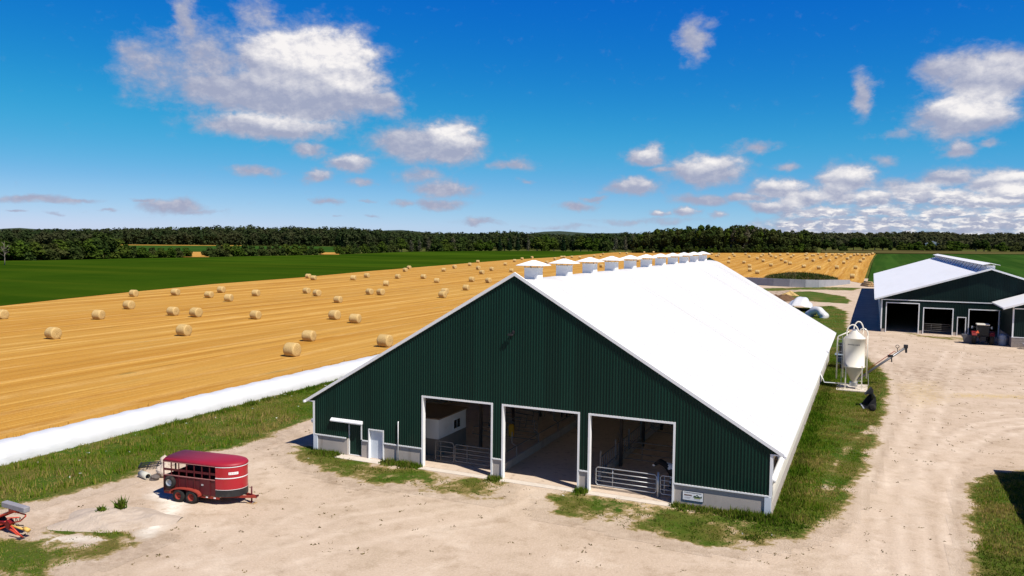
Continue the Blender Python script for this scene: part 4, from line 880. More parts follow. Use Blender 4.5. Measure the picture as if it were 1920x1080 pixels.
b = MB(); b.lathe([(.001, 5.86), (.26, 5.80), (.30, 5.71), (.28, 5.705)], n=20); b.build('lid', M['galv'], fb)
b = MB(); random.seed(5)
for i in range(11):
    a = R(-128+i*6.2); p = (RB+.008)*math.cos(a), (RB+.008)*math.sin(a); b.bar((p[0], p[1], 4.42), (p[0]+.05*math.sin(-a), p[1]+.06*math.cos(a), 4.42), .012, .10*random.uniform(.6, 1))
b.build('lettering', M['black'], fb)
b = MB(); b.box(-.35, .35, -.35, .35, .35, .72); b.tube([(0, 0, .5), (-2.6, -.6, .55), (-3.1, -.7, 1.6)], .06, 8); b.build('boot', M['galv'], fb)
b = MB(); b.bar((.25, -.55, .12), (.25, -.55, .95), .06); b.bar((.75, -.5, .12), (.75, -.5, .95), .06); b.bar((.25, -.55, .92), (.75, -.5, .92), .06); b.bar((.25, -.55, .6), (.75, -.5, .6), .05); b.build('boot_frame', M['cream'], fb)
pad = MB().box(-1.5, 1.25, -1.5, 2.6, -.3, .12).build('concrete_pad', M['apron']); pad.location = (bx, by, 0); tag(pad, 'concrete pad under the cream feed bin', 'pad')
ag = thing('grain_auger', 'dark grain auger tube slanting up from behind the feed bin', 'auger', (bx+.9, by+2.2, 0))
u = Vector(aty(1699, 651, by+3.6)) - Vector((bx+.9, by+2.2, 0)); l = Vector((-.6, 0.0, 0.62))
dv = (u-l)
b = MB(); b.tube([l, u], .11, 12); b.build('tube', pm('auger_steel', (.17, .17, .18), .3, 2, .4, .6, .4), ag)
b = MB(); b.tube([l+Vector((0, 0, .32)), l+dv*.76+Vector((0, 0, .38)), l+dv*.80+Vector((0, 0, .12))], .035, 8); b.build('drive_shaft', M['rust'], ag)
b = MB(); b.box(u.x-.22, u.x+.16, u.y-.16, u.y+.16, u.z-.10, u.z+.24); b.bar(u+Vector((.0, 0, -.05)), u+Vector((.02, 0, -.55)), .2); b.build('spout', M['black'], ag, .02)
q = l+dv*.83; b = MB(); b.bar(q, q+Vector((-.05, 0, .5)), .06); b.tube([q+Vector((-.05+.15*math.cos(a), 0, .62+.15*math.sin(a))) for a in np.linspace(0, 2*math.pi, 14)], .03, 6, False); b.build('hitch_eye', M['black'], ag)
q = l+dv*.70; b = MB(); b.bar(q, q+Vector((.05, 0, -.5)), .12); b.box(q.x-.35, q.x+.15, q.y-.14, q.y+.14, q.z-.02, q.z+.20); b.build('bracket', M['black'], ag)
b = MB()
for s_ in (-.5, .5):
    q = l+dv*.22; b.bar(q, (q.x+.1, q.y+s_, .0), .05)
b.build('leg', M['galvd'], ag)

bk = thing('loader_bucket', 'black loader bucket standing on the grass below the feed bin', 'bucket', (33.4, 32.4, 0.03), R(8)); bk.scale = (.86, .86, .86)
prof = [(-.55, .05), (.25, .0), (.48, .14), (.56, .55), (.46, 1.35), (.40, 1.35), (.48, .56), (.40, .2), (.22, .07), (-.55, .09)]
b = MB(); b.prism(prof, 'y', -1.35, 1.35); b.build('shell', M['black'], bk)
for yy in (-1.37, 1.33): MB().prism([(-.5, .05), (.3, .02), (.5, .2), (.55, .6), (.46, 1.3), (.1, .9)], 'y', yy, yy+.04).build('side_plate', M['black'], bk)
MB().prism([(-.3, 1.2), (.46, 1.36), (.46, 1.75), (.3, 1.95)], 'y', .2, .9).build('mount_plate', M['black'], bk)
MB().box(-.62, -.50, -1.3, 1.3, .04, .10).build('cutting_edge', M['galv'], bk)
w = MB(); w.lathe([(.1, -.09), (.32, -.1), (.36, 0), (.32, .1), (.1, .09)], axis='y', n=18); o = w.build('loose_tyre', M['rubber'], bk); o.location = (.1, -2.0, .36)  # loose tyre beside the bucket, parented to it but no part of it

# ------------------------------------------------------------------ livestock trailer
tr = thing('stock_trailer', 'red livestock trailer with rounded nose parked on gravel', 'trailer', (0.42, -10.25, 0), R(7))
tr.scale = (.97, .97, .97)
XR, XS, NL, HW, ZF, ZT = -1.55, 1.85, 1.2, 0.95, 0.52, 2.17
def nose(off=0.0, n=20): return [(XS+(NL+off)*math.sin(a), -(HW+off)*math.cos(a)) for a in np.linspace(0, math.pi, n)]
def ringwall(mb, pts, z0, z1, th_=.02):
    n = len(pts); vs = []
    for x, y in pts: vs += [(x, y, z0), (x, y, z1)]
    mb.smooth = True; mb.add(vs, [(2*i, 2*i+2, 2*i+3, 2*i+1) for i in range(n-1)]); mb.smooth = False
b = MB(); ringwall(b, nose(), ZF+.33, ZT); nosew = b.build('nose', M['red'], tr)
b = MB(); ringwall(b, nose(.012), ZF-.02, ZF+.36); b.build('nose_skirt', M['black'], tr)
b = MB()
for z, h in ((1.50, .05), (ZT-.06, .035), (ZF+.36, .02)): ringwall(b, nose(.016), z, z+h)
b.build('nose_stripe', M['white'], tr)
b = MB(); dec = nose(.02, 41)[8:15]; ringwall(b, dec, 1.72, 1.86); b.build('decal', M['white'], tr)
b = MB(); dec = nose(.023, 81)
for i in range(17, 27, 2): ringwall(b, dec[i:i+2], 1.75, 1.83)
b.build('lettering', pm('faded_pink_ink', (.62, .38, .38)), tr)
# roof
b = MB(); rings = []
for off, z in ((.03, ZT), (.03, ZT+.05), (-.02, ZT+.12), (-.14, ZT+.17), (-.45, ZT+.21), (-.9, ZT+.225)):
    hw = HW+off; xr_ = XR-min(off, .03) if off > 0 else XR+.02
    pts = [(xr_, hw), (xr_, -hw)] + [(XS+max(.06, NL+off)*math.sin(a), -hw*math.cos(a)) for a in np.linspace(0, math.pi, 20)]
    rings.append([(x, y, z) for x, y in pts])
n = len(rings[0]); vs = [v for r_ in rings for v in r_]; b.smooth = True
b.add(vs, [(i*n+j, i*n+(j+1) % n, (i+1)*n+(j+1) % n, (i+1)*n+j) for i in range(len(rings)-1) for j in range(n)] + [tuple((len(rings)-1)*n+j for j in range(n))]); b.build('roof', M['redroof'], tr)
MB().box(XR, XS+.3, -HW+.02, HW-.02, ZF-.04, ZF).build('floor', M['wood'], tr)
for sgn in (-1, 1):
    y = sgn*HW
    b = MB(); b.box(XR, XS, min(y, y-sgn*.03), max(y, y-sgn*.03), ZF, 1.40 if sgn < 0 else 1.82); b.build('side_panel', M['maroon'], tr)
    b = MB()
    for x in np.arange(XR+.03, XS+.01, .503): b.bar((x, y+sgn*.02, ZF-.02), (x, y+sgn*.02, ZT), .05, .04)
    b.box(XR, XS, y-.03, y+.03, ZT-.05, ZT+.01); b.box(XR, XS, y-.012, y+.012, 1.66, 1.78); b.build('side_frame', M['maroon'], tr)
    b = MB(); b.box(XR, XS, y+sgn*.045-.008, y+sgn*.045+.008, 1.40, 1.44); b.box(XR, XS, y+sgn*.045-.008, y+sgn*.045+.008, ZT-.03, ZT-.005); b.build('side_rail', pm('faded_pink_rail', (.42, .19, .17), .15, 3), tr)
    f_ = MB(); prof = [(-.98, .50)] + [(-.0+.98*math.cos(a), .50+.32*math.sin(a)**.7) for a in np.linspace(math.pi, 0, 14)[1:-1]] + [(.98, .50)]
    prof2 = prof + [(x*.93, z-.045) for x, z in prof[::-1]]
    f_.prism(prof2, 'y', y+sgn*.0, y+sgn*.26); f_.build('fender', M['rust'], tr)
    for x in (-.42, .42):
        b = MB(); b.lathe([(.20, -.10), (.33, -.11), (.375, -.06), (.375, .06), (.33, .11), (.20, .10)], (x, y+sgn*.13, .375), 'y', 24); wh = b.build('wheel', M['rubber'], tr)
        b = MB(); b.lathe([(.001, sgn*.02), (.06, sgn*.04), (.07, sgn*.0), (.16, -sgn*.0), (.20, sgn*.09), (.215, sgn*.09)], (x, y+sgn*.13, .375), 'y', 20); b.build('rim', M['rust'], wh)
b = MB()
for sgn in (-1, 1):
    b.box(XR, XS+.2, sgn*HW-.05*sgn-.05, sgn*HW-.05*sgn+.05, .36, ZF-.042)
b.bar((XS-.6, -.8, .42), (XS+NL+.72, 0, .42), .10, .12); b.bar((XS-.6, .8, .42), (XS+NL+.72, 0, .42), .10, .12); b.box(-.5, .5, -HW, HW, .34, .46); b.build('chassis', M['rust'], tr)
b = MB(); xt = XS+NL+.40; b.cyl((xt, 0, .12), (xt, 0, .95), .045, 10); b.box(xt-.09, xt+.09, -.09, .09, .06, .115); b.bar((xt, 0, .9), (xt+.0, -.2, .98), .03); b.bar((xt+.25, 0, .45), (xt+.42, 0, .5), .10); b.build('jack', M['maroon'], tr)
b = MB(); b.bar((xt+.35, .02, .4), (xt+.1, -.15, .04), .02); b.build('chain', M['galv'], tr)
w = MB(); w.box(xt-.25, xt+.25, -.14, .14, .0, .06); w.build('jack_block', M['wood'], tr)
b = MB(); b.lathe([(.19, -.10), (.31, -.11), (.35, -.06), (.35, .06), (.31, .11), (.19, .10)], (XR+.55, -HW-.16, 1.06), 'y', 24); sp_ = b.build('spare_wheel', M['rubber'], tr)
b = MB(); b.lathe([(.001, -.03), (.07, -.03), (.15, .02), (.19, -.09), (.205, -.09)], (XR+.55, -HW-.16, 1.06), 'y', 20); b.build('rim', M['galv'], sp_)
dr = MB(); dr.box(XS-.95, XS-.35, -HW-.045, -HW-.0, ZF+.02, 1.39); d_ = dr.build('door', M['maroon'], tr)
MB().box(XS-.86, XS-.74, -HW-.085, -HW-.046, 1.05, 1.13).build('handle', M['galv'], d_)
for x in (XS-.55, XS-.05):
    MB().box(x-.06, x+.06, -HW-.035, -HW+.0, .40, .45).build('marker_light', M['white'], tr)
b = MB(); b.box(XR-.03, XR+.02, -HW, HW, ZF, 1.35); b.box(XR-.03, XR+.02, -HW, HW, ZT-.08, ZT); b.box(XR-.03, XR+.02, -.04, .04, 1.35, ZT-.08); b.build('tailgate', M['maroon'], tr)

# ------------------------------------------------------------------ tedder at the left edge
td = thing('hay_tedder', 'red hay tedder with grey padded bar at the left edge', 'hay tedder', (-3.4, -18.1, 0))
o_ = Vector((-3.4, -18.1, 0))
tp = lambda px, py, Y=-18.1: Vector(aty(px, py, Y))-o_
b = MB(); b.bar(tp(8, 944), tp(51, 956), .30, .26); b.build('padded_bar', M['grey'], td, .03)
b = MB(); b.tube([tp(-40, 985), tp(-5, 970), tp(25, 957), tp(30, 960)], .06, 8); b.tube([tp(-40, 993, -17.6), tp(5, 968, -17.6), tp(32, 957, -18.0)], .05, 8); b.tube([tp(20, 955), tp(34, 957)], .12, 8)
b.tube([tp(30, 960), tp(48, 965), tp(48, 968), tp(38, 977), tp(20, 981)], .035, 8); b.tube([tp(15, 978), tp(-40, 995)], .07, 8); b.tube([tp(-40, 972, -17.3), tp(5, 972, -17.3), tp(36, 970, -17.3)], .03, 6)
b.tube([tp(12, 988), tp(28, 998), tp(42, 1009)], .05, 8); b.tube([tp(20, 986, -18.5), tp(34, 1000, -18.4), tp(44, 1009, -18.2)], .04, 8); b.tube([tp(14, 985), tp(-30, 1005)], .05, 8); b.build('frame', M['chassisred'], td)
b = MB(); b.bar(tp(15, 978), tp(22, 985), .25, .3); b.bar(tp(-4, 978), tp(14, 980), .2, .1); b.build('gearbox', M['tractorred'], td)
b = MB(); b.tube([tp(18, 984), tp(48, 994)], .05, 8); b.tube([tp(46, 991), tp(54, 995)], .10, 10); b.build('shaft', M['ochre'], td)
for px_, Y in ((4, -17.9), (-28, -18.6)):
    q = tp(px_, 990, Y); b = MB(); b.lathe([(.12, -.10), (.28, -.11), (.33, 0), (.28, .11), (.12, .10)], (q.x, q.y, .33), 'y', 20); wh = b.build('wheel', M['rubber'], td)
    b = MB(); b.lathe([(.001, -.06), (.12, -.06), (.13, -.1)], (q.x, q.y, .33), 'y', 14); b.build('rim', M['white'], wh)
for i, (px_, py_) in enumerate(((22, 972), (29, 971), (36, 970))):
    b = MB(); b.tube([tp(px_, py_, -17.3), tp(px_+1, py_+7, -17.3)], .018, 6); b.tube([tp(px_+2, py_, -17.35), tp(px_+4, py_+6, -17.35)], .018, 6); b.build('tine', M['black'], td)
b = MB(); b.tube([tp(30, 985, -17.9), tp(44, 985, -17.9)], .025, 6); b.tube([tp(36, 992, -17.9), tp(44, 988, -17.9)], .02, 6); b.build('tine_arm', M['black'], td)
MB().box(.95, 1.25, -.4, -.1, .0, .05).build('foot', M['black'], td)

# rocks, scrap iron and heap near the trailer
def rock(name, label, loc, s, seed, mat=None):
    bm = bmesh.new(); bmesh.ops.create_icosphere(bm, subdivisions=3, radius=1); g_ = np.random.default_rng(seed); ph = g_.uniform(0, 6, 9)
    for v in bm.verts:
        n_ = v.co.normalized(); k_ = 1+.16*math.sin(3*n_.x+ph[0])*math.sin(2.6*n_.y+ph[1])+.12*math.sin(5*n_.z+ph[2]+2*n_.x)+.07*math.sin(9*n_.y+ph[3])*math.sin(8*n_.x+ph[4])
        v.co = Vector((n_.x*s[0]*k_, n_.y*s[1]*k_, n_.z*s[2]*k_))
    me = bpy.data.meshes.new(name); bm.to_mesh(me); bm.free(); me.materials.append(mat or M['rock']); o = link(name, me); o.location = (loc[0], loc[1], loc[2]+s[2]*.7); return tag(o, label, 'rock')
p = at(300, 893); rock('boulder', 'large pale boulder behind the red trailer', (p[0]+.25, p[1]+.1, 0), (.50, .42, .46), 1)
p = at(308, 884); rock('boulder', 'tall upright slab of pale stone touching the trailer tail', (p[0]+.1, p[1], 0), (.34, .34, .55), 2)
p = at(298, 898); rock('boulder', 'small dark stone in front of the big boulder', (p[0]-.0, p[1]-.3, 0), (.28, .24, .2), 3, pm('dark_rock', (.12, .10, .09), .3, 3, .9))
p = at(271, 897); b = MB(); b.lathe([(.14, -.42), (.2, -.42), (.2, .42), (.14, .42)], axis='x', n=16); o = b.build('concrete_pipe', pm('pale_pipe', (.45, .44, .38), .2, 3, .9)); o.location = (p[0], p[1], .2); o.rotation_euler = (0, 0, R(-15)); tag(o, 'short pale concrete pipe lying left of the boulders', 'pipe')
im = thing('old_harrow', 'old black iron harrow lying in the grass behind the boulders', 'harrow', (*at(288, 878), -.05), R(38)); im.scale = (.62, .62, .62)
b = MB()
for y in (-.5, 0, .5): b.bar((-1.3, y, .45+y*.1), (1.2, y, .55+y*.1), .09)
for x in (-1.2, -.4, .4, 1.1): b.bar((x, -.6, .5), (x, .6, .55), .07)
b.build('frame', M['black'], im)
b = MB()
for x in np.arange(-1.2, 1.2, .3):
    for y in (-.5, 0, .5): b.bar((x, y, .5), (x+.1, y, .03), .035)
b.build('tines', M['black'], im)
b = MB(); b.bar((1.2, 0, .55), (2.1, .3, .75), .1); b.bar((.6, .3, .5), (1.6, .4, .95), .08); b.build('drawbar', M['black'], im)
def heap(name, label, cat, c, rx, ry, h, mat, seed, kind=None, n=44, rot=0.0, rough=.25, p=1.5):
    g_ = np.random.default_rng(seed); ph = g_.uniform(0, 6, 12); us = np.linspace(-1.05, 1.05, n); V = []
    for u_ in us:
        for v_ in us:
            r_ = math.hypot(u_, v_); a = math.atan2(v_, u_); r2_ = r_*(1+.12*math.sin(3*a+ph[0])+.08*math.sin(5*a+ph[1])); z = max(0, 1-r2_**p)
            z *= 1+rough*(math.sin(5*u_+ph[2])*math.sin(4*v_+ph[3])+.6*math.sin(11*u_+ph[4]+2*v_)*math.sin(9*v_+ph[5])+.35*math.sin(23*u_+ph[6])*math.sin(21*v_+ph[7]))
            x = u_*rx; y = v_*ry; xr__ = x*math.cos(rot)-y*math.sin(rot); yr__ = x*math.sin(rot)+y*math.cos(rot)
            V.append((xr__, yr__, z*h-.03+th(c[0]+xr__, c[1]+yr__)))
    idx = np.arange(n*n).reshape(n, n); Q = np.stack([idx[:-1, :-1], idx[1:, :-1], idx[1:, 1:], idx[:-1, 1:]], -1).reshape(-1, 4)
    me = np_mesh(name, np.array(V), Q, mat); me.polygons.foreach_set('use_smooth', [True]*len(Q)); o = link(name, me); o.location = (c[0], c[1], 0); return tag(o, label, cat, kind=kind)
M['heapg'] = pm('heap_gravel', (.44, .36, .29), .22, 1.3, .95, 0, .1, 1.0, (.33, .25, .18), .8, .6)
p = at(215, 975); heap('gravel_heap', 'low pale gravel heap between the trailer and the tedder', 'gravel heap', p, 3.1, 1.9, .5, M['heapg'], 5, rot=R(25))
p = at(1466, 563); heap('soil_pile', 'brown soil pile beside the white wrapped silage', 'soil pile', p, 4.2, 3.2, 1.5, M['soil'], 8)
p = at(1480, 554); heap('straw_pile', 'small heap of yellow straw behind the brown soil pile', 'straw pile', p, 2.4, 1.5, 1.0, M['straw'], 9)
p = at(1500, 522); mound_c = p; heap('weedy_mound', 'long weedy mound standing in the straw field behind the concrete wall', 'mound', p, 12.0, 8, 1.6, pm('mound_soil', (.060, .058, .026), .4, .5, .95, 0, .1, .8, (.17, .13, .08), .3, .6), 10, n=60, rough=.45)
M['weeddark'] = mat_blade('dark_weeds', [(.020, .040, .006), (.040, .070, .010), (.075, .085, .022), (.16, .12, .06)])
n = 1500; a = rng.uniform(0, 6.28, n); rr = np.sqrt(rng.uniform(0, 1, n)); x = p[0]+11.6*rr*np.cos(a); y = p[1]+8.6*rr*np.sin(a); z = terrain(x, y)+1.6*np.maximum(0, 1-rr**1.5)*.95
tag(link('weeds', blades('weeds', np.c_[x, y, z], rng.uniform(.2, 1.3, n), M['weeddark'], 4, .35, .16, .9)), 'dense dark weeds covering the long mound', 'weeds', kind='stuff')
lg = thing('log_pile', 'small pile of pale cut logs by the lane near the far barn', 'log pile', (*at(1627, 537), th(*at(1627, 537))), R(30))
for i, (x, z) in enumerate(((-.9, .3), (-.3, .3), (.3, .3), (.9, .3), (-.6, .8), (0, .8), (.6, .8), (0, 1.25))):
    MB().cyl((x, -2.2, z), (x+.1, 2.2, z), .3, 10).build('log', M['wood'], lg)
for i, (px_, py_, hh) in enumerate(((226, 966, .50), (192, 974, .30))):
    p = at(px_, py_); m_ = 30 if i == 0 else 22
    o = link('weed_plant', blades('weed_plant', np.c_[rng.normal(0, .07, m_), rng.normal(0, .07, m_), rng.uniform(.0, .3, m_)], np.full(m_, hh), M['bladelush'], 4, .09, .05, .9)); o.location = (p[0], p[1], .25)
    tag(o, ('tall green weed growing on the gravel heap', 'short bushy weed low on the gravel heap')[i], 'weed')

# ------------------------------------------------------------------ tractor, tank, hopper
tx, ty = 47.85, 86.6
tk = thing('tractor', 'red tractor seen from behind outside the far barn', 'tractor', (tx, ty, 0))
b = MB(); b.box(-.42, .42, .2, 3.4, .75, 1.15); b.prism([(1.4, 1.15), (3.5, 1.15), (3.5, 1.55), (3.3, 1.75), (1.4, 1.85)], 'x', -.40, .40); b.build('body', M['tractorred'], tk, .03)
b = MB(); b.box(-.36, .36, -.25, .4, .55, 1.15); b.bar((-.45, -.4, .55), (-.4, -.9, .45), .07); b.bar((.45, -.4, .55), (.4, -.9, .45), .07); b.bar((-.5, -.2, 1.15), (-.45, -.7, .6), .05); b.bar((.5, -.2, 1.15), (.45, -.7, .6), .05); b.build('three_point_hitch', M['black'], tk)
b = MB()
for x in (-.72, .72):
    for y in (.0, 1.35): b.bar((x, y, 1.25), (x*.92, y+.05, 2.72), .09)
b.box(-.75, .75, .0, 1.4, 1.18, 1.27); cabf = b.build('cab', M['black'], tk)
b = MB(); b.box(-.70, .70, .015, .03, 1.30, 2.68); b.box(-.70, .70, 1.36, 1.375, 1.3, 2.68); b.box(-.715, -.70, .06, 1.34, 1.3, 2.68); b.box(.70, .715, .06, 1.34, 1.3, 2.68); b.build('glass', M['glass'], cabf)
MB().box(-.80, .80, -.12, 1.5, 2.72, 2.90).build('cab_roof', M['cream'], tk, .06, 2)
for s_ in (-1, 1):
    b = MB(); b.lathe([(.42, -.24), (.80, -.26), (.90, -.18), (.90, .18), (.80, .26), (.42, .24)], (s_*1.08, .35, .90), 'x', 28); wh = b.build('rear_wheel', M['rubber'], tk)
    b = MB(); b.lathe([(.001, .05), (.15, .05), (.36, -.02), (.44, .2)], (s_*1.08, .35, .90), 'x', 20); b.build('rim', M['galv'], wh)
    b = MB(); b.lathe([(.25, -.15), (.52, -.16), (.58, 0), (.52, .16), (.25, .15)], (s_*.9, 3.0, .58), 'x', 22); wh = b.build('front_wheel', M['rubber'], tk)
    f_ = MB(); f_.prism([(1.0*math.cos(a), 1.0*math.sin(a)) for a in np.linspace(R(25), R(155), 12)]+[(.95*math.cos(a), .95*math.sin(a)) for a in np.linspace(R(155), R(25), 12)], 'x', s_*1.08-.32, s_*1.08+.32); o = f_.build('fender', M['tractorred'], tk); o.location = (0, .35, .90)
    MB().box(s_*1.08-.12, s_*1.08+.12, -.33, -.28, 1.62, 1.74).build('tail_light', M['tractorred'], tk)
    b = MB(); b.bar((s_*.78, 1.4, 2.3), (s_*1.2, 1.45, 2.35), .03); b.box(s_*1.2-.1, s_*1.2+.1, 1.42, 1.47, 2.1, 2.45); b.build('mirror', M['galv'], tk)
b = MB(); b.add([(-.95, -.36, 1.62), (-.45, -.36, 1.62), (-.70, -.36, 2.05), (-.95, -.33, 1.62), (-.45, -.33, 1.62), (-.70, -.33, 2.05)], [(0, 1, 2), (5, 4, 3), (0, 3, 4, 1), (1, 4, 5, 2), (2, 5, 3, 0)]); b.build('slow_vehicle_triangle', M['orange'], tk)
MB().tube([(.55, 2.4, 1.7), (.55, 2.4, 2.75)], .05, 8).build('exhaust', M['black'], tk)
o = MB().lathe([(.001, 1.62), (.2, 1.62), (.22, 1.55), (.5, 1.45), (.54, 1.3), (.53, .9), (.545, .88), (.545, .84), (.53, .82), (.54, .1), (.48, .0), (.001, 0)], n=28).build('water_tank', M['blue']); o.location = (50.3, 87.0, 0.02); tag(o, 'pale round plastic tank in the shade of the annex', 'tank')
hp = MB(); hp.prism([(-.75, 1.25), (.75, 1.25), (.45, .05), (-.45, .05)], 'y', -.6, .6); o = hp.build('feed_hopper', pm('dark_grey_box', (.09, .09, .10), .2, 2, .6)); o.location = (46.1, 87.4, .02); tag(o, 'dark grey tapered hopper left of the tractor', 'hopper')
ca = thing('garden_cart', 'small dark cart by the stone base at the right edge', 'cart', (53.0, 83.9, 0)); b = MB(); b.prism([(-.6, .35), (.9, .35), (1.2, .8), (-.8, .8)], 'y', -.5, .5); b.build('tray', M['grey'], ca)
for y in (-.55, .55): b = MB(); b.lathe([(.05, -.06), (.25, -.07), (.27, 0), (.25, .07), (.05, .06)], (0.2, y, .27), 'y', 16); b.build('wheel', M['rubber'], ca)
# small cart behind the feed bin
cart = thing('spreader_cart', 'dark blue wheeled cart half hidden between barn roof and feed bin', 'cart', (30.9, 54.0, 0))
b = MB(); b.prism([(-.7, .8), (.7, .8), (1.0, 1.6), (-1.0, 1.6)], 'y', -.7, .7); b.build('tub', pm('dark_blue_tub', (.02, .035, .06), .2, 2, .4), cart)
b = MB(); b.box(-1.05, 1.05, -.75, .75, 1.601, 1.68); b.build('rim_edge', M['blue'], cart)
for y in (-.85, .85): b = MB(); b.lathe([(.1, -.12), (.5, -.13), (.56, 0), (.5, .13), (.1, .12)], (0, y, .56), 'y', 20); b.build('wheel', M['rubber'], cart)
b = MB(); b.bar((-.4, 0, 1.6), (-.4, 0, 2.9), .5); b.build('engine', M['black'], cart)

# ------------------------------------------------------------------ silage bags, wrapped heaps, concrete wall
def bag(name, label, x, y0, y1, hw, h, seed, lean=0.0):
    g_ = np.random.default_rng(seed); n = 200; m_ = 28; ys_ = y0+(y1-y0)*np.linspace(0, 1, n)**1.6; V = []
    ph = g_.uniform(0, 6, 6)
    for i, yv in enumerate(ys_):
        d = min(1, max(0.03, math.sqrt(max(0, (yv-y0)/0.9)))); k_ = 1+.02*math.sin(yv*1.9+ph[0])+.015*math.sin(yv*4.3+ph[1])
        for j in range(m_):
            a = math.pi*(-.08+1.16*j/(m_-1)); cx_ = math.cos(a); sz_ = math.sin(a)
            V.append((x+lean*(yv-y0)+hw*k_*np.sign(cx_)*abs(cx_)**.8*(.55+.45*d), yv, max(-.05, (h*k_*(abs(sz_)**.85)*np.sign(sz_))*d)))
    idx = np.arange(n*m_).reshape(n, m_); Q = np.stack([idx[:-1, :-1], idx[1:, :-1], idx[1:, 1:], idx[:-1, 1:]], -1).reshape(-1, 4)
    me = np_mesh(name, np.array(V), Q, M['plastic']); me.polygons.foreach_set('use_smooth', [True]*len(Q)); return tag(link(name, me), label, 'silage bag')
bag('silage_bag', 'long white silage bag between the straw field and the grass', -15.92, -12.0, 62, 1.32, 1.22, 1)
p = at(1497, 584)
def dome(name, label, c, rx, ry, h, seed, arch=False):
    n, m_ = 30, 22; g_ = np.random.default_rng(seed); ph = g_.uniform(0, 6, 6); V = []
    for i in range(n):
        v_ = i/(n-1)
        for j in range(m_):
            a = math.pi*j/(m_-1); e_ = 1-.35*v_**2 if not arch else 1
            k_ = 1+.05*math.sin(4*a+ph[0]+3*v_)+.04*math.sin(9*a+ph[1]+5*v_)
            V.append((rx*math.cos(a)*k_*e_, -ry+2*ry*v_, h*math.sin(a)**.75*k_*(1-(.55*(2*v_-1)**2 if not arch else .08*math.sin(6*v_)))-.02))
    idx = np.arange(n*m_).reshape(n, m_); Q = np.stack([idx[:-1, :-1], idx[1:, :-1], idx[1:, 1:], idx[:-1, 1:]], -1).reshape(-1, 4)
    me = np_mesh(name, np.array(V), Q, M['plastic']); me.polygons.foreach_set('use_smooth', [True]*len(Q)); o = link(name, me)
    o.location = (c[0], c[1], th(*c)); return o
def bagend(name, label, c, rx, ry, h, seed):
    return tag(dome(name, label, c, rx, ry, h, seed), label, 'silage heap')
bagend('wrapped_silage', 'rounded white plastic covered silage heap just past the barn roof', (p[0]+.2, p[1]+3.5), 2.6, 4.4, 2.7, 3)
p = at(1531, 595)
V = []; n, m_ = 30, 14
for i in range(n):
    a = math.pi*(-.02+1.04*i/(n-1)); rr_ = 1.30+.10*math.sin(5*a)
    for j in range(m_):
        q = 2*math.pi*j/m_; r_ = .80+.09*math.sin(7*a+q*2)
        V.append(((rr_+r_*math.cos(q))*math.cos(a), -.6+1.1*math.sin(q)-.9*math.cos(a), max(-.03, (1.02*rr_+r_*math.cos(q))*math.sin(a)*.95)))
idx = np.arange(n*m_).reshape(n, m_); Q = np.stack([idx[:-1], idx[1:], np.roll(idx, -1, 1)[1:], np.roll(idx, -1, 1)[:-1]], -1).reshape(-1, 4)
me = np_mesh('wrapped_silage', np.array(V), Q, M['plastic']); me.polygons.foreach_set('use_smooth', [True]*len(Q)); o = link('wrapped_silage', me); o.location = (p[0], p[1]+1.0, 0); tag(o, 'white plastic silage cover slumped into an open arch on the grass', 'silage heap')
M['wallgrey'] = mat_concrete('grey_wall', (.30, .30, .32), (.17, .17, .19))
wl = [at(*q) for q in ((1380, 532), (1420, 534.5), (1450, 536.5), (1480, 538), (1510, 539), (1535, 539), (1560, 536.5), (1594, 532.5))]
cw = thing('concrete_wall', 'long curved grey concrete wall at the edge of the straw field', 'wall', (wl[3][0], wl[3][1], th(*wl[3])))
hts = [2.1, 2.2, 2.3, 2.3, 2.3, 2.2, 1.9, 1.3]
for i in range(len(wl)-1):
    a, c_ = wl[i], wl[i+1]; dx, dy = c_[0]-a[0], c_[1]-a[1]; L_ = math.hypot(dx, dy); nx_, ny_ = -dy/L_*.3, dx/L_*.3
    V = []; e_ = .012/L_
    for (q, hh) in (((a[0]+dx*e_, a[1]+dy*e_), hts[i]), ((c_[0]-dx*e_, c_[1]-dy*e_), hts[i+1])):
        z0_ = th(*q)
        for (ox, oy) in ((0, 0), (nx_, ny_)): V += [(q[0]+ox-cw.location.x, q[1]+oy-cw.location.y, z0_-.4-cw.location.z), (q[0]+ox-cw.location.x, q[1]+oy-cw.location.y, z0_+hh-cw.location.z)]
    MB().add(V, [(0, 1, 5, 4), (2, 6, 7, 3), (1, 3, 7, 5), (0, 2, 3, 1), (4, 5, 7, 6), (0, 4, 6, 2)]).build('wall_panel', M['wallgrey'], cw)

# ------------------------------------------------------------------ straw bales
def bale_mesh(seed):
    g_ = np.random.default_rng(seed); n = 28; prof = [(.0, -.75), (.35, -.755), (.68, -.75), (.77, -.70), (.80, -.6), (.80, -.3), (.805, 0), (.80, .3), (.80, .6), (.77, .70), (.68, .75), (.35, .755), (.0, .75)]
    m_ = MB(); vs = []; ph = g_.uniform(0, 6, 4)
    for r_, h in prof:
        for k in range(n):
            a = 2*math.pi*k/n; q = 1+.012*math.sin(3*a+ph[0]+h)+.010*g_.normal(); z = r_*q*math.sin(a)
            vs.append((h+.008*g_.normal(), r_*q*math.cos(a), max(z, -.76)))
    fs = [(i*n+k, i*n+(k+1) % n, (i+1)*n+(k+1) % n, (i+1)*n+k) for i in range(len(prof)-1) for k in range(n)]
    m_.smooth = True; m_.add(vs, fs); return m_.mesh('straw_bale', M['straw'])
BM = [bale_mesh(s_) for s_ in (1, 2, 3, 4)]
GB = 'round straw bales lying on the stubble field'
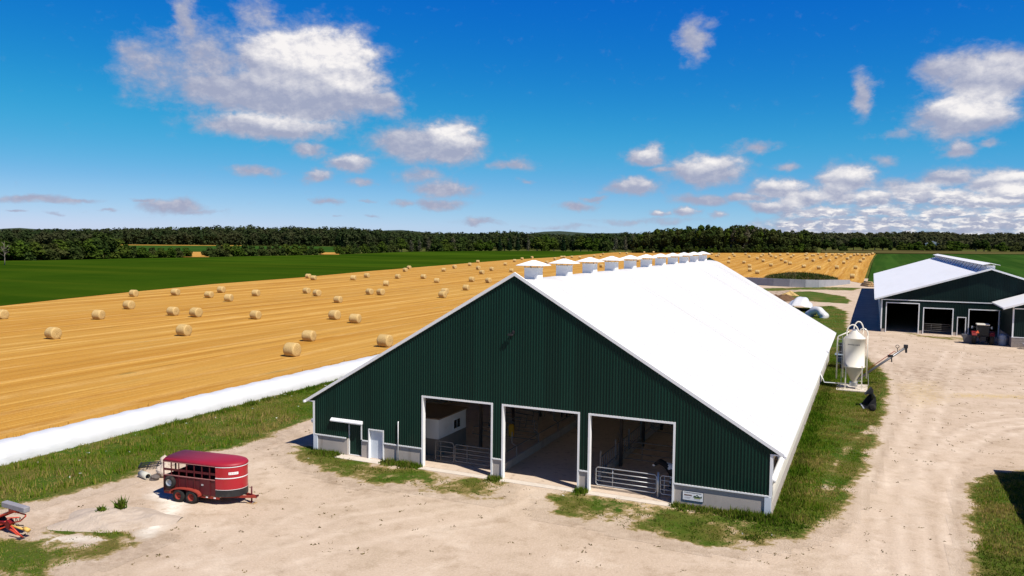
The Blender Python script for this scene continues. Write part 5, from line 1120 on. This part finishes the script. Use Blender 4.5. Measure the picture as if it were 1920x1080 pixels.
def bale(px, py, label, i, rz=0.0):
    x, y = at(px, py); dx, dy = x-CX, y-CY; L_ = math.hypot(dx, dy); x += dx/L_*.45; y += dy/L_*.45
    o = link('straw_bale', BM[i % 4]); o.location = (x, y, th(x, y)+.06+.765); q_ = rng.uniform(.93, 1.06); o.rotation_euler = (0, 0, rz); o.scale = (rng.uniform(.94, 1.06), q_*rng.uniform(1., 1.05), q_); o.location.z = th(x, y)+.05+.765*q_; tag(o, label, 'straw bale', GB)
NEAR = [(548,670,'large round straw bale nearest the white silage bags'),(722,652,'round straw bale just above the left roof slope of the barn'),(579.5,641,'round straw bale behind the one nearest the white bags'),
 (666,607,'right hand bale of the pair halfway across the stubble, left of the roof slope'),(627.5,600,'left hand bale of the pair halfway across the stubble'),(479.5,599.5,'lone round bale on the stubble directly above the middle of the white bags'),
 (345,631,'lone round bale on the near stubble, second from the left edge'),(100,637,'closest bale to the left edge lower down the stubble'),(4,599,'bale cut off by the left edge of the photo'),
 (185,600,'lone bale on the left stubble up from the lowest left bale'),(324.5,592.5,'left one of two bales side by side on the left stubble'),(367.5,595.5,'right one of two bales side by side on the left stubble'),
 (242,580.5,'bale halfway between the green crop edge and the two left bales'),(251,557,'leftmost bale touching the green crop edge'),(329,554.5,'second bale from the left along the green crop edge'),
 (392,559,'lone small bale left of a diagonal pair near the green crop'),(415,549.5,'upper bale of the diagonal pair near the green crop'),(429,566,'lower bale of the diagonal pair near the green crop'),(480,556,'single bale right of the diagonal pair on the stubble'),
 (578,522.5,'left bale of the touching pair at the green crop edge'),(588,525.5,'right bale of the touching pair at the green crop edge'),(634,568.5,'bale alone on the stubble above the mid field pair'),
 (830,559,'front bale of the two overlapping bales near the roof slope'),(834,552,'rear bale of the two overlapping bales near the roof slope'),(874,545,'bale right of the two overlapping bales near the roof slope'),(959,511,'bale peeking out just left of the barn peak'),
 (1598,522.5,'bale standing just past the right end of the curved concrete wall'),(1507,502.5,'bale partly hidden behind the weedy mound'),(1420,514,'dark bale beside the left tip of the weedy mound'),(1406,509.5,'bale closest behind the dark one left of the mound'),(1405.5,502,'pale bale above the two left of the mound'),
 (1535.5,505.5,'bale touching the right shoulder of the weedy mound'),(1569,505,'bale between the mound and the right field corner'),(1604,505,'near bale in the row at the right border of the field')]
MIDL = [(575,551),(594.5,556),(662.5,526),(688,521),(693,553),(714,554),(724,537),(746,523),(760,510),(767,505),(794,523),(819,531),(832,509.5),(852.5,504)]
FARL = [(881,499),(896,493),(897,506),(903.5,514.5),(922,508),(884.5,529),(916,531),(947.5,498),(965,491.5),(979,487.5),(997.5,485),(1040.5,487.5),(1025.5,495),(1053,484.5),(1058,484.5),(1072.5,484),(1087,485),(1131,477.8),(1126,482),(1128,502),(1162.5,476.5),(1175.5,477),(1196,491),(1208,475),(1225.5,475),(1114,482)]
FARR = [(1334.5,478),(1348,478.5),(1343,482),(1346,482),(1367.5,486.5),(1366,494),(1374,478.5),(1377,482),(1395,494.5),(1398,478.5),(1405,483.5),(1420,487),(1431,491.5),(1430.5,479.5),(1427,482.5),(1443,478.5),(1446,482),(1445.5,500),(1454.5,485),(1463,480.5),(1465,489.5),(1473,494),(1477,478.5),(1481,497),(1483.5,484),(1487.5,481),(1512.5,478),(1510,480.5),(1513,487.5),(1525,491),(1522.5,481),(1526,481),(1534,478.5),(1539,486),(1549,478.5),(1549,482.5),(1555,491),(1561,479.5),(1567.5,485.5),(1572,479),(1577,481),(1582,495),(1584,478.5),(1589,487.5),(1595,483),(1601.5,480),(1608,479.5),(1613,492.5),(1616.5,480),(1619,487),(1624,480.5),(1629.5,479.5),(1636,478)]
bi = 0
for px_, py_, lb in NEAR: bale(px_, py_, lb, bi, rng.normal(0, .12)); bi += 1
for lst, lb in ((MIDL, 'small round bale among the scattered middle rows below the green crop'), (FARL, 'tiny round bale on the far stubble beyond the barn peak and its vents'), (FARR, 'tiny round bale in the long rows behind the curved concrete wall')):
    for px_, py_ in lst: bale(px_, py_, lb, bi, rng.normal(0, .2)); bi += 1

# ------------------------------------------------------------------ trees
def leaf_cloud(n, lobes, size, seed, gap=0.0):
    """leaf-clump quads spread through the shells of several lobes; lobes: (cx,cy,cz,rx,ry,rz)"""
    g_ = np.random.default_rng(seed); L = np.array(lobes, float); wts = L[:, 3]*L[:, 5]; wts /= wts.sum()
    k = g_.choice(len(L), n, p=wts); d = g_.normal(size=(n, 3)); d /= np.linalg.norm(d, axis=1)[:, None]
    r = g_.uniform(.55, 1.06, n)**.6; C_ = L[k, :3]+d*L[k, 3:]*r[:, None]
    nr = d*(gap or 0.9)+g_.normal(size=(n, 3))*.55+np.array([0, 0, .35]); nr /= np.linalg.norm(nr, axis=1)[:, None]
    u_ = np.cross(nr, g_.normal(size=(n, 3))); u_ /= np.linalg.norm(u_, axis=1)[:, None]; v_ = np.cross(nr, u_)
    s1 = (size*g_.uniform(.5, 1.25, n))[:, None]; s2_ = s1*g_.uniform(.5, .9, n)[:, None]
    V = np.stack([C_-u_*s1-v_*s2_*.4, C_+u_*s1*.3-v_*s2_, C_+u_*s1+v_*s2_*.4, C_-u_*s1*.3+v_*s2_], 1).reshape(-1, 3)
    V[:, 2] = np.maximum(V[:, 2], 0.0)
    return V, np.arange(4*n).reshape(-1, 4)
def lobes_for(kind, seed):
    g_ = np.random.default_rng(seed); out = []
    if kind == 'round':      # broad deciduous, 10 m tall
        for i in range(15):
            a = g_.uniform(0, 6.28); q = g_.uniform(.3, 2.8); z = g_.uniform(1.6, 8.3); k_ = 1.0-.30*abs(z-5.0)/3; r_ = g_.uniform(1.35, 2.2)*k_
            out.append((q*k_*math.cos(a), q*k_*math.sin(a), z, r_, r_, r_*.85))
        out.append((0, 0, 8.4, 1.7, 1.7, 1.4)); out.append((g_.uniform(-.5, .5), 0, 5.5, 2.3, 2.3, 2.6))
    elif kind == 'tall':
        for i in range(12):
            a = g_.uniform(0, 6.28); z = g_.uniform(1.0, 8.6); q = g_.uniform(.2, 1.8)*(1.15-.09*z); r_ = g_.uniform(.9, 1.5)*(1.2-.07*z); out.append((q*math.cos(a), q*math.sin(a), z, r_, r_, r_*1.15))
        out.append((0, 0, 8.8, 1.1, 1.1, 1.1)); out.append((0, 0, 5.0, 1.5, 1.5, 3))
    elif kind == 'bush':
        for i in range(12):
            a = g_.uniform(0, 6.28); q = g_.uniform(.5, 4.2); z = g_.uniform(1.0, 7.2)*(1-.07*q); r_ = g_.uniform(1.5, 2.5); out.append((q*math.cos(a), q*math.sin(a), z, r_, r_, r_*.95))
        out.append((0, 0, 7.6, 1.8, 1.8, 1.6)); out.append((0, 0, 3.5, 3.6, 3.6, 3.3))
    elif kind == 'conifer':
        for z in np.arange(1.0, 9.8, .62):
            r_ = 2.1*(1-z/10.3)+.12; out.append((g_.uniform(-.1, .1), g_.uniform(-.1, .1), z, r_, r_, .55))
    return out
TREES = {}
def proto(kind, mat, seed, n, size):
    V, F = leaf_cloud(n, lobes_for(kind, seed), size, seed); cm = np_mesh('crown', V, F, M[mat])
    b = MB(); top = {'round': 6.5, 'tall': 7.5, 'bush': 4.5, 'conifer': 9.0}[kind]; r0 = {'round': .28, 'tall': .24, 'bush': .18, 'conifer': .2}[kind]
    b.tube([(0, 0, -.5), (0.02, .03, 1.2), (.08, -.04, top*.55), (0, 0.05, top)], [r0*1.25, r0, r0*.7, r0*.25], 7)
    g_ = np.random.default_rng(seed+50)
    for i in range(5):
        a = g_.uniform(0, 6.28); z = top*g_.uniform(.3, .7); b.tube([(0, 0, z), (math.cos(a)*.9, math.sin(a)*.9, z+.8), (math.cos(a)*1.7, math.sin(a)*1.7, z+1.9)], [r0*.5, r0*.35, r0*.12], 5)
    return cm, b.mesh('trunk', M['bark'])
for key, (kind, mat, seed, n, size) in {'r1': ('round', 'leafA', 1, 1500, .58), 'r2': ('round', 'leafB', 2, 1500, .58), 'r3': ('round', 'leafA', 3, 1500, .6), 't1': ('tall', 'leafA', 4, 850, .58), 't2': ('tall', 'leafB', 5, 850, .58),
                                        'b1': ('bush', 'leafB', 6, 1500, .66), 'b2': ('bush', 'leafA', 7, 1500, .68), 'b3': ('bush', 'leafB', 8, 1500, .62), 'c1': ('conifer', 'leafC', 9, 900, .5), 'g1': ('tall', 'leafD', 10, 420, .45)}.items(): TREES[key] = proto(kind, mat, seed, n, size)
def tree(key, x, y, H, wd, label, group, name='broadleaf_tree', cat='tree'):
    cm, tm = TREES[key]; z = th(x, y)-.1; o = thing(name, label, cat, (x, y, z), rng.uniform(0, 6.28), group); o.scale = (wd, wd, H/10.0)
    link('crown', cm, o); link('trunk', tm, o); return o
# hedgerow along the far edge of the green crop (left)
GH = 'hedgerow along the far edge of the green crop'
top_l = [(-60,452),(0,452),(40,455),(90,457),(120,452),(150,455),(170,446),(190,437),(205,440),(220,448),(245,461),(290,464),(330,463),(352,466),(362,474),(378,472),(390,463),(430,461),(480,462),(540,459),(590,462),(612,466),(627,463),(660,458),(700,455),(740,452),(800,452),(850,450),(900,452),(960,447),(1000,446),(1060,448),(1100,447),(1140,446),(1200,446)]
bas_l = [(-60,491.5),(0,489.5),(60,489),(130,487.5),(240,485),(360,483),(480,480.5),(620,478),(760,472.5),(880,471),(1000,471),(1130,472),(1200,472.5)]
ipl = lambda tab, v: float(np.interp(v, [q[0] for q in tab], [q[1] for q in tab]))
px_ = -52.0
while px_ < 1196:
    if not (357 < px_ < 380 or 611 < px_ < 630):
        x, y = at(px_, ipl(bas_l, px_)-.6); dx, dy = x-CX, y-CY; D_ = math.hypot(dx, dy); e_ = rng.uniform(2, 9); x += dx/D_*e_; y += dy/D_*e_; D_ += e_
        H = (ztop(px_, ipl(top_l, px_), D_)-th(x, y))*rng.uniform(1.05, 1.30)
        if 183 < px_ < 205: tree('r3', x, y, H*.9, 1.75, 'tallest dark tree rising out of the left hedgerow', GH)
        elif 930 < px_ < 975 or 1040 < px_ < 1075: tree('c1', x, y, H*1.12, 1.7, 'dark conifer among the trees beyond the green crop behind the barn peak', GH, 'conifer_tree')
        elif px_ > 640 and rng.uniform() < .22: tree('g1', x, y, H*1.05, 1.3, 'thin greyish tree among the trees beyond the green crop', GH)
        else:
            far_ = px_ > 630; key = rng.choice(['b1', 'b2', 'b3', 'r2', 'b2'] if not far_ else ['b1', 'b1', 'b2', 'b3', 'b3', 'r2'])
            tree(key, x, y, H, (H/10)*rng.uniform(1.05, 1.35)+.12 if not far_ else (H/10)*rng.uniform(1.0, 1.35), 'leafy green bush in the left hedgerow behind the green crop' if not far_ else 'leafy tree in the row beyond the green crop at photo centre', GH, 'hedge_bush' if not far_ else 'broadleaf_tree', 'bush' if not far_ else 'tree')
        if px_ < 235 or px_ > 640:   # a second tree just behind
            x2, y2 = x+dx/D_*14+rng.normal(0, 3), y+dy/D_*14; H2 = H*rng.uniform(1.0, 1.15)
            if px_ % 3 < 1.6: tree(rng.choice(['r1', 'b2', 'r3', 't1']), x2, y2, H2, H2/10*rng.uniform(1.0, 1.3), 'dark leafy tree standing just behind the hedgerow bushes', GH)
    px_ += rng.uniform(13, 19) if px_ < 630 else rng.uniform(14, 20)
x, y = atd(8, 420); b = MB(); b.tube([(0, 0, 0), (.1, 0, 3), (-.2, .1, 7), (.1, 0, 10.5)], [.22, .18, .12, .03], 6)
for i in range(16):
    a = rng.uniform(0, 6.28); z = rng.uniform(3, 9.5); l_ = rng.uniform(1.2, 3.0); b.tube([(0, 0, z), (l_*.5*math.cos(a), l_*.5*math.sin(a), z+.8), (l_*math.cos(a), l_*math.sin(a), z+rng.uniform(1.2, 2.4))], [.09, .05, .02], 5)
dt = thing('dead_tree', 'bare pale dead tree at the left end of the hedgerow', 'tree', (x, y, th(x, y)), 0.5); b.build('trunk', M['deadwood'], dt)
# wood right of centre, behind the bales
GW = 'trees of the wood behind the far bales'
sky_r = [(1196,437),(1230,430),(1260,426),(1290,424),(1305,425),(1318,422),(1345,422),(1360,430),(1372,423),(1390,419),(1408,423),(1430,427),(1470,428),(1500,430),(1520,433),(1536,440)]
for row, (De, hf, st_) in enumerate(((4, .90, 13), (16, 1.0, 12), (30, .98, 12))):
    px_ = 1190.0+row*5
    while px_ < 1533-row*3:
        x, y = at(px_, 474); dx, dy = x-CX, y-CY; D_ = math.hypot(dx, dy); x += dx/D_*De; y += dy/D_*De
        H = (ztop(px_, ipl(sky_r, px_), D_+De)-th(x, y))*hf*rng.uniform(.9, 1.05)
        bare_ = row == 1 and (1298 < px_ < 1312 or 1475 < px_ < 1500)
        key = 'g1' if (bare_ or rng.uniform() < .10) else rng.choice(['r1', 'r3', 't1', 'r1', 't2'])
        tree(key, x, y, H, H/10*rng.uniform(.85, 1.1), 'tall dark broadleaf tree in the wood behind the far bales' if key != 'g1' else 'thin half bare tree in the wood behind the far bales', GW)
        px_ += st_*rng.uniform(.8, 1.25)
n_ = 30
for i in range(n_):   # low scrub closing the foot of the wood
    px_ = 1190+i*11.6; x, y = at(px_, 474.2); H = rng.uniform(5, 8); tree(rng.choice(['b2', 'b2', 'b1']), x, y, H, H/10*1.1, 'low dark shrub at the foot of the wood behind the far bales', GW, 'shrub', 'bush')
# scattered trees across the far right fields
GS = 'scattered trees in the far right fields'
for px_, top_, D_, key in ((1548,448,700,'r1'),(1562,446,720,'t1'),(1580,455,690,'b2'),(1600,445,740,'r3'),(1618,443,720,'r1'),(1640,444,735,'r3'),(1655,443,740,'r1'),(1668,447,740,'t1'),(1690,452,760,'b1'),(1705,453,760,'b3'),(1722,451,780,'b1'),(1745,450,760,'b3'),(1760,452,760,'b2'),(1782,449,780,'b1'),(1795,450,780,'b1'),(1830,447,790,'r3'),(1845,449,790,'r1'),(1852,455,760,'t2'),(1880,452,800,'b1'),(1905,453,800,'b2'),(1930,450,800,'r1')):
    x, y = atd(px_, D_); H = max(5, ztop(px_, top_, D_)-th(x, y)); tree(key, x, y, H, H/10*rng.uniform(1.1, 1.5), 'lone leafy tree in the far fields above the second barn', GS)
# distant woods: one mass
def woods(name, label, sky_, p0, p1, rows, step_m, seed, mat='leafF', q=220, size=1.5, w_=5.8):
    g_ = np.random.default_rng(seed); VV_ = []; 
    for D_, hf in rows:
        w_px = step_m*FPX/D_; px_ = p0
        while px_ < p1:
            pj = px_+g_.uniform(-.4, .4)*w_px; Dj = D_+g_.uniform(-18, 18); x, y = atd(pj, Dj); z0_ = th(x, y)
            H = (ztop(pj, ipl(sky_, pj), Dj)-z0_)*hf*g_.uniform(.94, 1.03); H = max(H, 4)
            ww = w_*g_.uniform(.8, 1.25); L = [(0, 0, H*.62, ww*.78, ww*.78, H*.35), (0, 0, H*.25, ww*.9, ww*.9, H*.26)] + [(ww*.6*math.cos(aa), ww*.6*math.sin(aa), H*zz_, ww*.46, ww*.46, ww*.46) for aa, zz_ in zip(g_.uniform(0, 6.28, 8), g_.uniform(.45, .84, 8))]
            V, F = leaf_cloud(q, L, size, int(g_.integers(1e9)), 2.2); V[:, 0] += x; V[:, 1] += y; V[:, 2] += z0_; VV_.append(V); px_ += w_px
    V = np.concatenate(VV_); return tag(link(name, np_mesh(name, V, np.arange(len(V)).reshape(-1, 4), M[mat])), label, 'woods', kind='stuff')
sky_f = [(-60,430),(-40,429),(60,428),(130,427.5),(200,427),(260,425.5),(300,424.5),(340,423.5),(400,421),(470,420.5),(510,424),(540,421),(570,424),(620,423),(660,425),(700,428),(745,431),(800,433),(860,434.5),(900,435),(928,431),(970,431),(990,434),(1030,437),(1080,437),(1120,435),(1180,434),(1240,433),(1530,434),(1600,434.5),(1640,435),(1700,432.5),(1740,431),(1780,434),(1830,438.5),(1870,435.5),(1920,433.5),(1970,433)]
woods('far_woods', 'dark distant woods along the left horizon', sky_f, -60, 720, [(1060, .62), (1075, .85), (1100, 1.0), (1130, 1.0)], 6.5, 21)
woods('far_woods', 'distant mixed woods along the horizon at photo centre', sky_f, 640, 1250, [(960, .80), (985, .95), (1015, 1.0), (1050, 1.0)], 6.5, 22)
woods('far_woods', 'distant wooded hill along the right horizon', sky_f, 1500, 1985, [(900, .45), (960, .72), (1010, .9), (1050, 1.0), (1090, 1.0)], 7.0, 23)
fh = thing('farmhouse', 'tiny white farmhouse among the distant trees at right', 'house', (*atd(1748, 860), th(*atd(1748, 860))+1.0)); MB().box(-6, 6, -4, 4, -2, 4.2).build('wall', M['white'], fh); MB().prism([(-6.6, 4.2), (6.6, 4.2), (0, 6.8)], 'y', -4.4, 4.4).build('roof', M['galv'], fh)
# far blue ridge
rd = []
for i, px_ in enumerate(np.linspace(-200, 2150, 80)):
    x, y = atd(px_, 4200); rd.append((x, y, ztop(px_, 437+3.0*math.sin(i*.55)+2*math.sin(i*1.3+1)+(px_-960)*.0055, 4200)))
vs = []; 
for x, y, z in rd: vs += [(x, y, -20), (x, y, z), (x*1.25, y*1.25, z+4), (x*1.6, y*1.6, -20)]
m_ = MB(); m_.smooth = True; m_.add(vs, [(i*4+j, (i+1)*4+j, (i+1)*4+j+1, i*4+j+1) for i in range(len(rd)-1) for j in range(3)]); tag(m_.build('hills', pm('far_forest_hill', (.030, .045, .030), .3, .004, 1.0)), kind='structure')

# ------------------------------------------------------------------ cows
def cow_mesh():
    pts = [((-.72, 0, 1.16), .30, -1), ((-.2, 0, 1.08), .37, 0), ((.35, 0, 1.08), .35, 1), ((.66, 0, 1.18), .27, 2), ((.98, 0, 1.34), .16, 3), ((1.20, 0, 1.46), .135, 4), ((1.42, 0, 1.28), .105, 5), ((1.60, 0, 1.12), .085, 6),
           ((-1.02, 0, 1.30), .06, 0), ((-1.10, 0, .85), .03, 8), ((-1.10, 0, .5), .045, 9)]
    for s_ in (-1, 1):
        i0 = len(pts); pts += [((.48, s_*.20, .78), .13, 2), ((.50, s_*.20, .44), .070, i0), ((.47, s_*.20, .14), .055, i0+1), ((.53, s_*.20, .04), .065, i0+2)]
        i0 = len(pts); pts += [((-.62, s_*.24, .82), .18, 0), ((-.84, s_*.23, .50), .075, i0), ((-.76, s_*.22, .14), .055, i0+1), ((-.70, s_*.22, .04), .065, i0+2)]
        pts += [((1.16, s_*.22, 1.50), .05, 5)]
    me = bpy.data.meshes.new('cow'); me.from_pydata([p_[0] for p_ in pts], [(i, p_[2]) for i, p_ in enumerate(pts) if p_[2] >= 0], [])
    o = bpy.data.objects.new('cow_tmp', me); COL.objects.link(o); mo = o.modifiers.new('skin', 'SKIN'); mo.use_smooth_shade = True
    for i, p_ in enumerate(pts): me.skin_vertices[0].data[i].radius = (p_[1], p_[1])
    me.skin_vertices[0].data[0].use_root = True; o.modifiers.new('sub', 'SUBSURF').levels = 1
    dg = bpy.context.evaluated_depsgraph_get(); ev = o.evaluated_get(dg); m2 = bpy.data.meshes.new_from_object(ev); bpy.data.objects.remove(o)
    mt = bpy.data.materials.new('holstein_hide'); t = NT(mt); co = t.n('ShaderNodeTexCoord').outputs['Object']; oi = t.n('ShaderNodeObjectInfo')
    of = t.n('ShaderNodeVectorMath', operation='ADD'); t.nt.links.new(co, of.inputs[0]); t.nt.links.new(t.n('ShaderNodeCombineXYZ', i_0=t.math('MULTIPLY', oi.outputs['Random'], 30)).outputs[0], of.inputs[1])
    t.out(t.mix(t.sm(t.noise(of.outputs[0], 2.3, 2, .5), .55, .58), (.015, .013, .012), (.80, .76, .70)), .8); m2.materials.clear(); m2.materials.append(mt); m2.name = 'cow'; return m2
CM = cow_mesh()
for x, y, rz, lb in ((23.75, 2.6, R(178), 'nearest black and white cow with its head over the pen behind the short gate'), (22.3, 9.6, R(-80), 'black and white cow facing out of the barn in the middle of the pen'), (24.2, 5.4, R(165), 'black and white cow just behind the nearest one at the doorway edge'), (23.6, 12.0, R(-110), 'cow furthest back on the right inside the pen'), (11.3, 17.0, R(-70), 'dim cow standing deep behind the middle doorway rail')):
    o = link('cow', CM); o.location = (x, y, .06); o.rotation_euler = (0, 0, rz); tag(o, lb, 'cow', 'black and white cows inside the barn')
